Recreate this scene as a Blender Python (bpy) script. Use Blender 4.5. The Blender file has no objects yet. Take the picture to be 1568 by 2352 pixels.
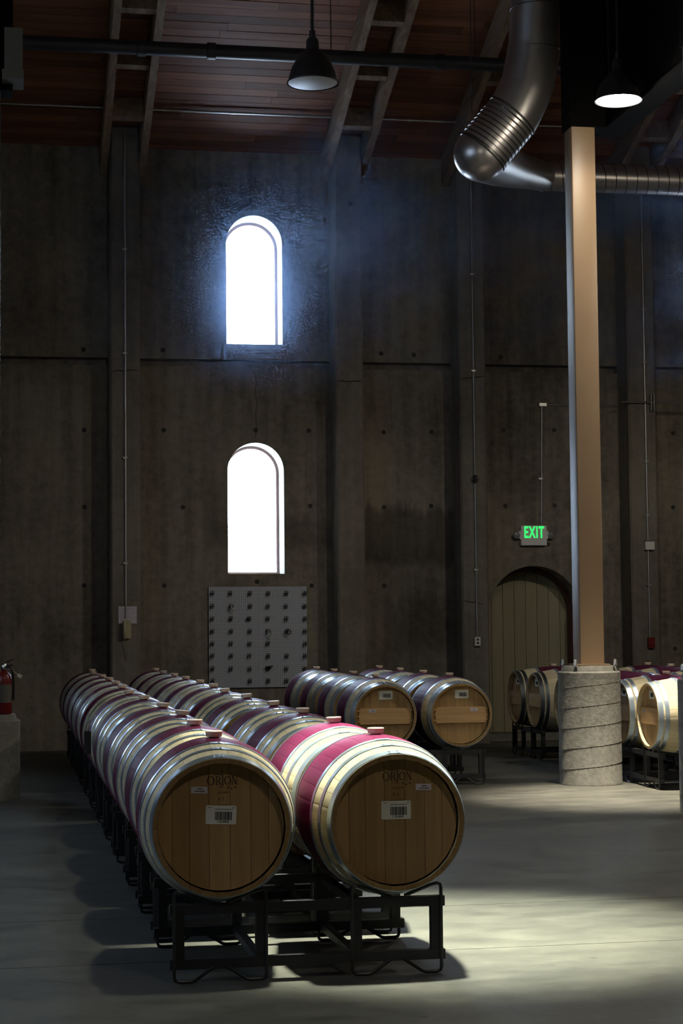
import bpy, bmesh, math, random
from mathutils import Vector, Matrix
random.seed(7)
PI = math.pi
scene = bpy.context.scene
col = scene.collection

# ------------------------------------------------------------------ camera
FPX, ROLL, HC = 4200.0, 0.0095, 1.52
PITCH, YAW = math.radians(3.5245), math.radians(10.4029)
FW = Vector((math.sin(YAW)*math.cos(PITCH), math.cos(YAW)*math.cos(PITCH), math.sin(PITCH)))
RT0 = Vector((math.cos(YAW), -math.sin(YAW), 0)); UP0 = RT0.cross(FW)
RT = RT0*math.cos(ROLL) - UP0*math.sin(ROLL)
UP = UP0*math.cos(ROLL) + RT0*math.sin(ROLL)
CAM = Vector((0, 0, HC))
cam = bpy.data.cameras.new('camera')
cam.sensor_fit = 'VERTICAL'; cam.sensor_height = 36.0; cam.lens = FPX/2352*36.0
cam.clip_start = 0.05; cam.clip_end = 300
co = bpy.data.objects.new('camera', cam); col.objects.link(co)
m = Matrix.Identity(4)
for i in range(3):
    m[i][0] = RT[i]; m[i][1] = UP[i]; m[i][2] = -FW[i]; m[i][3] = CAM[i]
co.matrix_world = m
scene.camera = co

# ------------------------------------------------------------------ world and exposure
w = bpy.data.worlds.new('world'); scene.world = w; w.use_nodes = True
bg = w.node_tree.nodes['Background']
bg.inputs[0].default_value = (0.62, 0.78, 1.0, 1); bg.inputs[1].default_value = 42.0
scene.view_settings.view_transform = 'Standard'; scene.view_settings.look = 'None'
scene.view_settings.exposure = -0.22; scene.view_settings.gamma = 1.0
scene.view_settings.use_curve_mapping = False
scene.cycles.use_denoising = True
scene.cycles.use_light_tree = False
scene.cycles.adaptive_threshold = 0.08; scene.cycles.adaptive_min_samples = 16
scene.cycles.max_bounces = 8; scene.cycles.diffuse_bounces = 4; scene.cycles.glossy_bounces = 3
scene.cycles.transparent_max_bounces = 8; scene.cycles.volume_bounces = 0; scene.cycles.volume_step_rate = 2.0; scene.cycles.volume_max_steps = 48
scene.cycles.caustics_reflective = False; scene.cycles.caustics_refractive = False
scene.cycles.sample_clamp_direct = 26.0; scene.cycles.sample_clamp_indirect = 4.0
LAMP_W, SPILL_W = 6300.0, 320.0      # one pendant lamp: beam and wide spill from its reflector
HAZE, PUFF = 0.042, 3.4

# ------------------------------------------------------------------ geometry of the place
WALL = 23.0                # face of the far wall
PILF = 22.6                # face of its pilasters
CEIL_Z = 7.606; TAN = math.tan(math.radians(20.5)); RIDGE_Y = 5.0
def ceil_z(y):
    return CEIL_Z + (WALL - y)*TAN if y > RIDGE_Y else CEIL_Z + (WALL-RIDGE_Y)*TAN - (RIDGE_Y-y)*TAN
def ray(x, y): return FW + RT*((x-784)/FPX) - UP*((y-1176)/FPX)
def atY(x, y, Y):
    d = ray(x, y); return CAM + d*(Y/d.y)
def atZ(x, y, z=0.0):
    d = ray(x, y); return CAM + d*((z-HC)/d.z)
def atD(x, y, D): return CAM + ray(x, y)*D

# ------------------------------------------------------------------ material helpers
def newmat(name):
    mt = bpy.data.materials.new(name); mt.use_nodes = True
    nt = mt.node_tree; bs = nt.nodes['Principled BSDF']
    return mt, nt, bs
def N(nt, t, **kw):
    n = nt.nodes.new(t)
    for k, v in kw.items(): setattr(n, k, v)
    return n
def L(nt, a, b): nt.links.new(a, b)
def ramp(nt, fac, stops):
    r = N(nt, 'ShaderNodeValToRGB')
    while len(r.color_ramp.elements) < len(stops): r.color_ramp.elements.new(0.5)
    for e, (p, c) in zip(r.color_ramp.elements, stops):
        e.position = p; e.color = (*c, 1) if len(c) == 3 else c
    L(nt, fac, r.inputs[0]); return r
def mixc(nt, fac, a, b, mode='MIX'):
    n = N(nt, 'ShaderNodeMix', data_type='RGBA', blend_type=mode)
    for s, v in ((0, fac), (6, a), (7, b)):
        if hasattr(v, 'is_linked') or hasattr(v, 'links'): L(nt, v, n.inputs[s])
        else: n.inputs[s].default_value = v if s == 0 else (*v, 1)
    return n.outputs[2]
def math_(nt, op, a, b=None):
    n = N(nt, 'ShaderNodeMath', operation=op)
    for i, v in ((0, a), (1, b)):
        if v is None: continue
        if hasattr(v, 'links'): L(nt, v, n.inputs[i])
        else: n.inputs[i].default_value = v
    return n.outputs[0]
def objco(nt, scale=(1, 1, 1)):
    tc = N(nt, 'ShaderNodeTexCoord'); mp = N(nt, 'ShaderNodeMapping')
    mp.inputs['Scale'].default_value = scale
    L(nt, tc.outputs['Object'], mp.inputs[0]); return mp.outputs[0]
def noise(nt, vec, scale, detail=4, rough=0.55):
    n = N(nt, 'ShaderNodeTexNoise'); n.inputs['Scale'].default_value = scale
    n.inputs['Detail'].default_value = detail; n.inputs['Roughness'].default_value = rough
    L(nt, vec, n.inputs['Vector']); return n.outputs['Fac']
def bump(nt, bs, h, strength=0.3, dist=0.01):
    b = N(nt, 'ShaderNodeBump'); b.inputs['Strength'].default_value = strength
    b.inputs['Distance'].default_value = dist
    L(nt, h, b.inputs['Height']); L(nt, b.outputs[0], bs.inputs['Normal'])
def plain(name, c, rough=0.5, metal=0.0, var=0.12, nscale=6.0, spec=0.5):
    mt, nt, bs = newmat(name)
    nz = noise(nt, objco(nt), nscale, 3)
    d = tuple(x*(1-var) for x in c); e = tuple(min(1, x*(1+var)) for x in c)
    L(nt, ramp(nt, nz, [(0.3, d), (0.7, e)]).outputs[0], bs.inputs['Base Color'])
    bs.inputs['Roughness'].default_value = rough; bs.inputs['Metallic'].default_value = metal
    bs.inputs['Specular IOR Level'].default_value = spec
    return mt
def emit(name, c, s):
    mt, nt, bs = newmat(name)
    bs.inputs['Base Color'].default_value = (*c, 1)
    bs.inputs['Emission Color'].default_value = (*c, 1); bs.inputs['Emission Strength'].default_value = s
    return mt

M = {}
def concrete(name, lo, hi, streak=1.0, rough=0.85, sc=1.0, stains=()):
    mt, nt, bs = newmat(name)
    big = noise(nt, objco(nt), 0.55*sc, 5, 0.6)
    st = noise(nt, objco(nt, (5, 5, 0.35)), 1.2*sc, 4, 0.6)          # vertical form-board streaks
    fine = noise(nt, objco(nt), 9*sc, 3, 0.7)
    a = math_(nt, 'ADD', math_(nt, 'MULTIPLY', big, 0.45), math_(nt, 'MULTIPLY', st, 0.3*streak))
    a = math_(nt, 'ADD', a, math_(nt, 'MULTIPLY', fine, 0.25+0.3*(1-streak)))
    mid = tuple((x+y)/2 for x, y in zip(lo, hi))
    base = ramp(nt, a, [(0.39, lo), (0.5, mid), (0.61, hi)]).outputs[0]
    pits = N(nt, 'ShaderNodeTexVoronoi'); pits.inputs['Scale'].default_value = 4.2*sc
    L(nt, objco(nt), pits.inputs['Vector'])
    pm = ramp(nt, pits.outputs['Distance'], [(0.02, (0.45,)*3), (0.06, (1, 1, 1))]).outputs[0]
    tot = mixc(nt, 1.0, base, pm, 'MULTIPLY')
    if stains:                                                      # damp patches left by earlier formwork
        tc = N(nt, 'ShaderNodeTexCoord'); sp = N(nt, 'ShaderNodeSeparateXYZ'); L(nt, tc.outputs['Object'], sp.inputs[0])
        wob = math_(nt, 'MULTIPLY', math_(nt, 'SUBTRACT', st, 0.5), 0.5)
        for x0, x1, z0, z1, edge, amt in stains:
            dx = math_(nt, 'SUBTRACT', math_(nt, 'ABSOLUTE', math_(nt, 'SUBTRACT', sp.outputs[0], (x0+x1)/2)), (x1-x0)/2)
            dz = math_(nt, 'SUBTRACT', math_(nt, 'ABSOLUTE', math_(nt, 'SUBTRACT', math_(nt, 'ADD', sp.outputs[2], wob), (z0+z1)/2)), (z1-z0)/2)
            d = math_(nt, 'MAXIMUM', dx, dz)
            tot = mixc(nt, 1.0, tot, ramp(nt, d, [(0.0, (amt,)*3), (edge, (1, 1, 1))]).outputs[0], 'MULTIPLY')
    L(nt, tot, bs.inputs['Base Color'])
    bs.inputs['Roughness'].default_value = rough
    bs.inputs['Specular IOR Level'].default_value = 0.3
    bump(nt, bs, fine, 0.25, 0.02)
    return mt
M['wall'] = concrete('wall_concrete', (0.10, 0.086, 0.068), (0.32, 0.28, 0.225), stains=((4.5, 5.7, 2.35, 2.95, 0.12, 0.5), (4.9, 5.6, 1.3, 1.75, 0.2, 0.7), (2.55, 4.1, 2.55, 2.80, 0.12, 0.7), (4.5, 5.66, 0.9, 2.3, 0.3, 0.8), (6.1, 7.9, 3.3, 4.1, 0.4, 0.85)))
M['pilaster'] = concrete('pilaster_concrete', (0.13, 0.115, 0.095), (0.27, 0.24, 0.20))
M['pedestal'] = concrete('pedestal_concrete', (0.145, 0.14, 0.122), (0.24, 0.232, 0.20), 0.2, 0.8, 2.2)
M['dark_concrete'] = plain('dark_concrete', (0.05, 0.047, 0.042), 0.9)

def floor_mat():
    mt, nt, bs = newmat('floor_concrete')
    tc = N(nt, 'ShaderNodeNewGeometry')
    mp = N(nt, 'ShaderNodeMapping'); L(nt, tc.outputs['Position'], mp.inputs[0]); mp.inputs['Scale'].default_value = (0.8, 1.3, 1)
    v = mp.outputs[0]
    a = noise(nt, v, 0.8, 6, 0.62); b = noise(nt, v, 3.5, 6, 0.65); c = noise(nt, v, 22, 4, 0.7)
    s = math_(nt, 'ADD', math_(nt, 'MULTIPLY', a, 0.35), math_(nt, 'MULTIPLY', b, 0.42))
    s = math_(nt, 'ADD', s, math_(nt, 'MULTIPLY', c, 0.23))
    cr = ramp(nt, s, [(0.38, (0.058, 0.057, 0.051)), (0.5, (0.092, 0.090, 0.077)), (0.64, (0.135, 0.131, 0.108))])
    vo = N(nt, 'ShaderNodeTexVoronoi'); vo.inputs['Scale'].default_value = 2.6; L(nt, v, vo.inputs['Vector'])
    sp = ramp(nt, vo.outputs['Distance'], [(0.02, (0.3,)*3), (0.045, (1, 1, 1))]).outputs[0]
    L(nt, mixc(nt, 1.0, cr.outputs[0], sp, 'MULTIPLY'), bs.inputs['Base Color'])
    rr = ramp(nt, b, [(0.3, (0.42,)*3), (0.7, (0.68,)*3)])
    L(nt, rr.outputs[0], bs.inputs['Roughness']); bs.inputs['Specular IOR Level'].default_value = 0.25

    return mt
M['floor'] = floor_mat()

def wood(name, lo, hi, axis=1, rough=0.55, rand=0.35, gs=14.0):
    mt, nt, bs = newmat(name)
    sc = [gs, gs, gs]; sc[axis] = gs*0.05
    oi = N(nt, 'ShaderNodeObjectInfo')
    tc = N(nt, 'ShaderNodeTexCoord'); ad = N(nt, 'ShaderNodeVectorMath', operation='ADD')
    L(nt, tc.outputs['Object'], ad.inputs[0])
    cmb = N(nt, 'ShaderNodeCombineXYZ')
    for i in range(3): L(nt, math_(nt, 'MULTIPLY', oi.outputs['Random'], 7.3+i), cmb.inputs[i])
    L(nt, cmb.outputs[0], ad.inputs[1])
    mp = N(nt, 'ShaderNodeMapping'); mp.inputs['Scale'].default_value = sc; L(nt, ad.outputs[0], mp.inputs[0])
    g = noise(nt, mp.outputs[0], 1.6, 6, 0.65)
    c = ramp(nt, g, [(0.3, lo), (0.7, hi)]).outputs[0]
    k = math_(nt, 'ADD', math_(nt, 'MULTIPLY', oi.outputs['Random'], rand), 1-rand*0.6)
    kk = N(nt, 'ShaderNodeCombineColor')
    for i in range(3): L(nt, k, kk.inputs[i])
    L(nt, mixc(nt, 1.0, c, kk.outputs[0], 'MULTIPLY'), bs.inputs['Base Color'])
    bs.inputs['Roughness'].default_value = rough; bs.inputs['Specular IOR Level'].default_value = 0.3

    return mt
M['ceiling_wood'] = wood('ceiling_wood', (0.17, 0.062, 0.032), (0.34, 0.14, 0.07), 0, 0.6, 0.6, 5)
M['rafter_wood'] = wood('rafter_wood', (0.17, 0.11, 0.07), (0.38, 0.27, 0.18), 1, 0.7, 0.2, 10)
M['head_wood'] = wood('head_oak', (0.33, 0.20, 0.085), (0.47, 0.30, 0.135), 2, 0.5, 0.28, 16)
M['bar_wood'] = wood('bar_oak', (0.48, 0.28, 0.12), (0.66, 0.42, 0.20), 0, 0.5, 0.2, 16)
M['chime_wood'] = wood('chime_oak', (0.24, 0.145, 0.055), (0.38, 0.235, 0.095), 1, 0.5, 0.2, 16)
M['door_wood'] = wood('door_boards', (0.32, 0.29, 0.185), (0.38, 0.345, 0.225), 2, 0.55, 0.12, 5)

def stave_mat(name, n):
    mt, nt, bs = newmat(name)
    tc = N(nt, 'ShaderNodeTexCoord'); oi = N(nt, 'ShaderNodeObjectInfo')
    sp = N(nt, 'ShaderNodeSeparateXYZ'); L(nt, tc.outputs['Object'], sp.inputs[0])
    ang = math_(nt, 'ARCTAN2', sp.outputs[0], sp.outputs[2])
    idx = math_(nt, 'FLOOR', math_(nt, 'ADD', math_(nt, 'MULTIPLY', ang, n/(2*PI)), 0.5))
    sd = math_(nt, 'ADD', idx, math_(nt, 'MULTIPLY', oi.outputs['Random'], 91.7))
    wn = N(nt, 'ShaderNodeTexWhiteNoise', noise_dimensions='1D'); L(nt, sd, wn.inputs['W'])
    cmb = N(nt, 'ShaderNodeCombineXYZ')
    L(nt, math_(nt, 'MULTIPLY', sp.outputs[0], 26), cmb.inputs[0])
    L(nt, math_(nt, 'ADD', math_(nt, 'MULTIPLY', sp.outputs[1], 2.5), math_(nt, 'MULTIPLY', sd, 3.1)), cmb.inputs[1])
    L(nt, math_(nt, 'MULTIPLY', sp.outputs[2], 26), cmb.inputs[2])
    g = noise(nt, cmb.outputs[0], 1.5, 5, 0.65)
    oak = ramp(nt, g, [(0.28, (0.66, 0.58, 0.38)), (0.72, (0.84, 0.77, 0.56))]).outputs[0]
    tint = ramp(nt, wn.outputs['Value'], [(0.0, (0.78, 0.74, 0.70)), (1.0, (1.04, 1.02, 0.98))]).outputs[0]
    oak = mixc(nt, 1.0, oak, tint, 'MULTIPLY')
    # grime
    gr = noise(nt, tc.outputs['Object'], 5.0, 5, 0.65)
    gm = ramp(nt, gr, [(0.27, (0.45, 0.40, 0.36)), (0.38, (1, 1, 1))]).outputs[0]
    oak = mixc(nt, 1.0, oak, gm, 'MULTIPLY')
    # wine-coloured band painted round the middle
    ab = math_(nt, 'ABSOLUTE', sp.outputs[1])
    inb = math_(nt, 'LESS_THAN', ab, 0.215)
    pn = noise(nt, tc.outputs['Object'], 9.0, 4, 0.6)
    pur = ramp(nt, pn, [(0.3, (0.085, 0.010, 0.033)), (0.7, (0.13, 0.017, 0.055))]).outputs[0]
    L(nt, mixc(nt, inb, oak, pur), bs.inputs['Base Color'])
    bs.inputs['Roughness'].default_value = 0.5; bs.inputs['Specular IOR Level'].default_value = 0.06

    return mt
NST = 30
M['stave'] = stave_mat('stave_oak', NST)

def galv(name, c, rough, sc=9.0, metal=0.9, even=False):
    mt, nt, bs = newmat(name)
    z = noise(nt, objco(nt), sc, 4, 0.6)
    L(nt, ramp(nt, z, [(0.3, tuple(x*0.9 for x in c)), (0.7, c)]).outputs[0], bs.inputs['Base Color'])
    if even: bs.inputs['Roughness'].default_value = rough
    else: L(nt, ramp(nt, z, [(0.3, (rough*0.92,)*3), (0.7, (rough*1.1,)*3)]).outputs[0], bs.inputs['Roughness'])
    bs.inputs['Metallic'].default_value = metal
    return mt
M['hoop'] = galv('galvanised_hoop', (0.50, 0.60, 0.70), 0.30, 5.0, 0.75, True)
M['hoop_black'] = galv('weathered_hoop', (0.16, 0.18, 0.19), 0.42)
M['duct'] = galv('galvanised_duct', (0.56, 0.53, 0.52), 0.34, 3.0)
M['duct_seam'] = galv('duct_seam', (0.14, 0.135, 0.13), 0.4)
M['conduit'] = galv('galvanised_conduit', (0.50, 0.50, 0.50), 0.4)
M['rack'] = plain('rack_paint', (0.022, 0.024, 0.027), 0.45, 0.0, 0.2)
M['bung'] = plain('silicone_bung', (0.95, 0.78, 0.60), 0.4, 0, 0.03)
M['paper'] = plain('label_paper', (0.78, 0.77, 0.68), 0.6, 0, 0.05, 20)
M['paper_lilac'] = plain('lilac_paper', (0.68, 0.62, 0.70), 0.6, 0, 0.05, 20)
M['ink'] = plain('black_ink', (0.02, 0.02, 0.022), 0.6)
M['brand_burn'] = plain('branded_mark', (0.045, 0.024, 0.012), 0.7)
M['stain'] = plain('wine_stain', (0.03, 0.012, 0.012), 0.6)
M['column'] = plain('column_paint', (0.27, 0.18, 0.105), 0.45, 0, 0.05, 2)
M['column_shade'] = plain('shade_column_paint', (0.035, 0.035, 0.04), 0.5, 0, 0.1, 2)  # column paint darkened to stand in for shade on the outer columns
M['girder'] = plain('girder_shade_black', (0.003, 0.0028, 0.0028), 0.8, 0, 0.2, 6, 0.05)  # near black so girder and column heads read as unlit space
M['black_metal'] = plain('black_enamel', (0.018, 0.018, 0.02), 0.35, 0, 0.2)
M['pipe_black'] = plain('black_pipe', (0.02, 0.02, 0.024), 0.45, 0, 0.2)
M['white_plastic'] = plain('white_plastic', (0.78, 0.76, 0.74), 0.45, 0, 0.04)
M['white_enamel'] = plain('white_enamel', (0.75, 0.75, 0.72), 0.4, 0, 0.04)
M['cream_plastic'] = plain('cream_plastic', (0.50, 0.46, 0.28), 0.45, 0, 0.05)
M['red'] = plain('red_enamel', (0.15, 0.008, 0.008), 0.4, 0, 0.1)
M['steel'] = galv('bright_steel', (0.72, 0.72, 0.70), 0.25)
M['frame_dark'] = plain('door_frame_paint', (0.09, 0.035, 0.022), 0.5, 0, 0.2)
M['window_frame'] = plain('window_frame_paint', (0.62, 0.44, 0.44), 0.5, 0, 0.1)
M['heater'] = plain('beige_enamel', (0.12, 0.115, 0.09), 0.6, 0, 0.08)
M['wire_black'] = plain('black_wire', (0.02, 0.02, 0.02), 0.45)
M['strap'] = plain('pale_strap', (0.68, 0.66, 0.60), 0.5)
M['plaster'] = plain('plaster', (0.16, 0.15, 0.13), 0.9, 0, 0.15, 0.8)
M['lamp_on'] = emit('lit_lamp', (1.0, 0.95, 0.88), 60.0)
M['exit_green'] = emit('exit_green', (0.03, 1.0, 0.16), 1.3)

def peg_mat():
    mt, nt, bs = newmat('pegboard_paint')
    v = objco(nt, (1/0.0245,)*3)
    sp = N(nt, 'ShaderNodeSeparateXYZ'); L(nt, v, sp.inputs[0])
    dx = math_(nt, 'SUBTRACT', math_(nt, 'FRACT', sp.outputs[0]), 0.5)
    dz = math_(nt, 'SUBTRACT', math_(nt, 'FRACT', sp.outputs[2]), 0.5)
    r2 = math_(nt, 'ADD', math_(nt, 'MULTIPLY', dx, dx), math_(nt, 'MULTIPLY', dz, dz))
    hole = math_(nt, 'LESS_THAN', r2, 0.032)
    L(nt, mixc(nt, hole, (0.52, 0.55, 0.62), (0.05, 0.05, 0.05)), bs.inputs['Base Color'])
    bs.inputs['Roughness'].default_value = 0.5
    return mt
M['pegboard'] = peg_mat()

def glass_mat():
    mt = bpy.data.materials.new('window_glass'); mt.use_nodes = True; nt = mt.node_tree
    for n in list(nt.nodes): nt.nodes.remove(n)
    o = N(nt, 'ShaderNodeOutputMaterial'); t = N(nt, 'ShaderNodeBsdfTransparent'); g = N(nt, 'ShaderNodeBsdfGlossy')
    g.inputs['Roughness'].default_value = 0.05
    z = noise(nt, objco(nt), 2.0, 2)
    L(nt, ramp(nt, z, [(0.3, (0.90, 0.93, 0.95)), (0.7, (0.96, 0.97, 0.98))]).outputs[0], t.inputs[0])
    mx = N(nt, 'ShaderNodeMixShader'); mx.inputs[0].default_value = 0.06
    L(nt, t.outputs[0], mx.inputs[1]); L(nt, g.outputs[0], mx.inputs[2]); L(nt, mx.outputs[0], o.inputs[0])
    return mt
M['glass'] = glass_mat()
def bulb_glass():
    mt, nt, bs = newmat('clear_bulb')
    bs.inputs['Base Color'].default_value = (0.55, 0.55, 0.55, 1); bs.inputs['Metallic'].default_value = 0.7
    bs.inputs['Roughness'].default_value = 0.12
    return mt
M['bulb'] = bulb_glass()

# ------------------------------------------------------------------ mesh helpers
class B:
    """collects geometry, then builds one mesh object"""
    def __init__(s): s.v = []; s.f = []; s.mi = []; s.cur = 0
    def add(s, vs, fs):
        o = len(s.v); s.v += [tuple(x) for x in vs]; s.f += [tuple(i+o for i in f) for f in fs]; s.mi += [s.cur]*len(fs); return s
    def box(s, a, b):
        x0, y0, z0 = a; x1, y1, z1 = b
        vs = [(x0,y0,z0),(x1,y0,z0),(x1,y1,z0),(x0,y1,z0),(x0,y0,z1),(x1,y0,z1),(x1,y1,z1),(x0,y1,z1)]
        return s.add(vs, [(0,3,2,1),(4,5,6,7),(0,1,5,4),(1,2,6,5),(2,3,7,6),(3,0,4,7)])
    def bar(s, p, q, w, h, up=(0, 0, 1)):
        """rectangular bar from p to q, w across, h along up"""
        p, q = Vector(p), Vector(q); d = (q-p).normalized(); u = Vector(up)
        sd = d.cross(u).normalized(); u = sd.cross(d).normalized()
        vs = []
        for c in (p, q):
            for a, b in ((-1,-1),(1,-1),(1,1),(-1,1)): vs.append(c+sd*(a*w/2)+u*(b*h/2))
        return s.add(vs, [(0,3,2,1),(4,5,6,7),(0,1,5,4),(1,2,6,5),(2,3,7,6),(3,0,4,7)])
    def tube(s, pts, r, seg=8, closed=False, caps=True):
        pts = [Vector(p) for p in pts]; n = len(pts)
        rr = r if isinstance(r, (list, tuple)) else [r]*n
        tang = []
        for i in range(n):
            a = pts[(i-1) % n] if (closed or i > 0) else pts[i]
            b = pts[(i+1) % n] if (closed or i < n-1) else pts[i]
            tang.append((b-a).normalized())
        t0 = tang[0]; ref = Vector((0,0,1)) if abs(t0.z) < 0.9 else Vector((1,0,0))
        nrm = t0.cross(ref).normalized(); vs = []
        for i in range(n):
            if i: nrm = (nrm - tang[i]*nrm.dot(tang[i])).normalized()
            bn = tang[i].cross(nrm)
            for k in range(seg):
                a = 2*PI*k/seg
                vs.append(pts[i] + nrm*(rr[i]*math.cos(a)) + bn*(rr[i]*math.sin(a)))
        fs = []
        for i in range(n if closed else n-1):
            j = (i+1) % n
            for k in range(seg):
                l = (k+1) % seg
                fs.append((i*seg+k, i*seg+l, j*seg+l, j*seg+k))
        if caps and not closed:
            fs.append(tuple(range(seg-1, -1, -1))); fs.append(tuple((n-1)*seg+k for k in range(seg)))
        return s.add(vs, fs)
    def lathe(s, prof, seg=32, axis='Z', c=(0, 0, 0), capped=False):
        """prof: (radius, height) pairs"""
        vs = []; n = len(prof)
        for (r, h) in prof:
            for k in range(seg):
                a = 2*PI*k/seg; x, y = r*math.cos(a), r*math.sin(a)
                if axis == 'Z': p = (x, y, h)
                elif axis == 'Y': p = (x, h, -y)
                else: p = (h, x, y)
                vs.append((p[0]+c[0], p[1]+c[1], p[2]+c[2]))
        fs = []
        for i in range(n-1):
            for k in range(seg):
                l = (k+1) % seg
                fs.append((i*seg+k, i*seg+l, (i+1)*seg+l, (i+1)*seg+k))
        if capped:
            fs.append(tuple(range(seg-1, -1, -1))); fs.append(tuple((n-1)*seg+k for k in range(seg)))
        return s.add(vs, fs)
    def prism(s, poly, y0, y1):
        """outline in x,z extruded along y"""
        n = len(poly)
        vs = [(x, y0, z) for x, z in poly] + [(x, y1, z) for x, z in poly]
        fs = [tuple(range(n)), tuple(range(2*n-1, n-1, -1))]
        for i in range(n):
            j = (i+1) % n; fs.append((i, i+n, j+n, j))
        return s.add(vs, fs)
    def mesh(s, name, mats, smooth=None):
        me = bpy.data.meshes.new(name); me.from_pydata(s.v, [], s.f); me.update()
        for mt in (mats if isinstance(mats, (list, tuple)) else [mats]): me.materials.append(mt)
        if max(s.mi, default=0): me.polygons.foreach_set('material_index', s.mi)
        bm = bmesh.new(); bm.from_mesh(me); bmesh.ops.recalc_face_normals(bm, faces=bm.faces); bm.to_mesh(me); bm.free()
        if smooth is not None:
            me.polygons.foreach_set('use_smooth', [True]*len(me.polygons))
            me.set_sharp_from_angle(angle=math.radians(smooth))
        return me
    def build(s, name, mat, parent=None, smooth=None, loc=None, rot=None):
        return link(name, s.mesh(name, mat, smooth), parent, loc, rot)
def link(name, me, parent=None, loc=None, rot=None):
    o = bpy.data.objects.new(name, me); col.objects.link(o)
    if parent: o.parent = parent
    if loc is not None: o.location = loc
    if rot is not None: o.rotation_euler = rot
    return o
def tag(o, label=None, cat=None, group=None, kind=None):
    if label: o['label'] = label
    if cat: o['category'] = cat
    if group: o['group'] = group
    if kind: o['kind'] = kind
    return o
def thing(name, label, cat, loc=(0, 0, 0), rot=(0, 0, 0), group=None):
    o = bpy.data.objects.new(name, None); col.objects.link(o)
    o.empty_display_size = 0.1; o.location = loc; o.rotation_euler = rot
    return tag(o, label, cat, group)
def struct(o): o['kind'] = 'structure'; return o
def text_mesh(body, size, mat, extr=0.0006, offset=0.0, spacing=1.0):
    cu = bpy.data.curves.new('text', 'FONT'); cu.body = body; cu.size = size
    cu.align_x = 'CENTER'; cu.align_y = 'CENTER'; cu.extrude = extr; cu.offset = offset; cu.space_character = spacing
    cu.resolution_u = 3
    ob = bpy.data.objects.new('text', cu); col.objects.link(ob)
    bpy.context.view_layer.update()
    me = bpy.data.meshes.new_from_object(ob.evaluated_get(bpy.context.evaluated_depsgraph_get()))
    bpy.data.objects.remove(ob); bpy.data.curves.remove(cu)
    me.materials.clear(); me.materials.append(mat)
    return me
UPRIGHT = (PI/2, 0, 0)       # text plane turned to face -Y
ORD = ['first', 'second', 'third', 'fourth', 'fifth', 'sixth', 'seventh', 'eighth', 'ninth', 'tenth', 'eleventh', 'twelfth']

def arch(cx, w, z0, z1, n=20):
    """outline of a round-headed opening, counter-clockwise from bottom left"""
    r = w/2; zs = z1 - r
    p = [(cx-r, z0), (cx+r, z0)]
    for i in range(n+1):
        a = PI*i/n; p.append((cx+r*math.cos(a), zs+r*math.sin(a)))
    return p
def slab_with_holes(x0, x1, z0, z1, holes, y0, y1):
    bm = bmesh.new(); es = []
    for loop in [[(x0,z0),(x1,z0),(x1,z1),(x0,z1)]] + holes:
        vs = [bm.verts.new((x, y0, z)) for x, z in loop]
        for i in range(len(vs)): es.append(bm.edges.new((vs[i], vs[(i+1) % len(vs)])))
    bmesh.ops.triangle_fill(bm, use_beauty=True, use_dissolve=False, edges=es)
    r = bmesh.ops.extrude_face_region(bm, geom=bm.faces[:])
    bmesh.ops.translate(bm, vec=(0, y1-y0, 0), verts=[e for e in r['geom'] if isinstance(e, bmesh.types.BMVert)])
    bm.verts.index_update()
    out = ([v.co[:] for v in bm.verts], [[v.index for v in f.verts] for f in bm.faces]); bm.free()
    return out

# ================================================================== THE ROOM
XL, XR, YB, YF = -8.0, 15.0, -7.0, WALL
THK = 0.6
WX = [-3.4, 3.12, 9.95]
WW = 0.72
holes_lo = [arch(x, WW, 2.173, 3.842) for x in WX]
DX0, DX1, DTOP = 6.14, 7.39, 2.26
holes_lo.append(arch((DX0+DX1)/2, DX1-DX0, 0.02, DTOP, 28))
holes_hi = [arch(x, WW, 5.109, 6.776) for x in WX]
b = B()
b.add(*slab_with_holes(XL, XR, 0, 4.803, holes_lo, WALL, WALL+THK))
b.add(*slab_with_holes(XL, XR, 4.904, 7.9, holes_hi, WALL+0.02, WALL+THK))
b.box((XL, WALL+0.16, 4.803), (XR, WALL+THK, 4.904))
wall = struct(b.build('wall_back', M['wall']))
wall['label'] = 'tall board-marked concrete wall with arched windows, pilasters and a recessed groove'
# pilasters
PIL = [(1.259, 1.628), (4.091, 4.45), (5.697, 6.052), (7.956, 8.336), (-1.85, -1.48), (-5.0, -4.63), (11.5, 11.87)]
for x0, x1 in PIL:
    c = 0.025; zt = 7.95
    poly = [(x0, WALL+0.05), (x0, PILF+c), (x0+c, PILF), (x1-c, PILF), (x1, PILF+c), (x1, WALL+0.05)]
    bb = B()
    bb.add([(x, y, 0) for x, y in poly] + [(x, y, zt) for x, y in poly],
           [tuple(range(6)), tuple(range(11, 5, -1))] + [(i, i+6, (i+1) % 6+6, (i+1) % 6) for i in range(6)])
    bb.build('pilaster', M['pilaster'], wall)
# form-tie holes
hb = B(); hb.lathe([(0.030, 0.0), (0.030, -0.004), (0.022, -0.006), (0.014, -0.002), (0.0005, -0.002)], 8, 'Y')
tie = hb.mesh('tie_hole', M['dark_concrete'], 40)
for px, py in [(193,988),(376,988),(587,988),(709,989),(881,993),(991,992),(1156,988),(1272,988),(194,1165),(420,1165),(712,1162),
               (882,1165),(990,1162),(1160,1162),(1273,1161),(193,1345),(377,1345),(590,1336),(715,1345),(882,1345),(1258,1250),
               (1545,995),(1545,1165),(1550,1490)]:
    p = atY(px, py, WALL); link('tie_hole', tie, wall, p, (0, random.uniform(0, 3), 0))
for px, py in [(192,803),(374,804),(704,806),(875,812),(950,815),(1150,820)]:
    p = atY(px, py, WALL+0.02); link('tie_hole', tie, wall, p, (0, random.uniform(0, 3), 0))
p = atY(805, 468, PILF); link('tie_hole', tie, wall, p)
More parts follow.
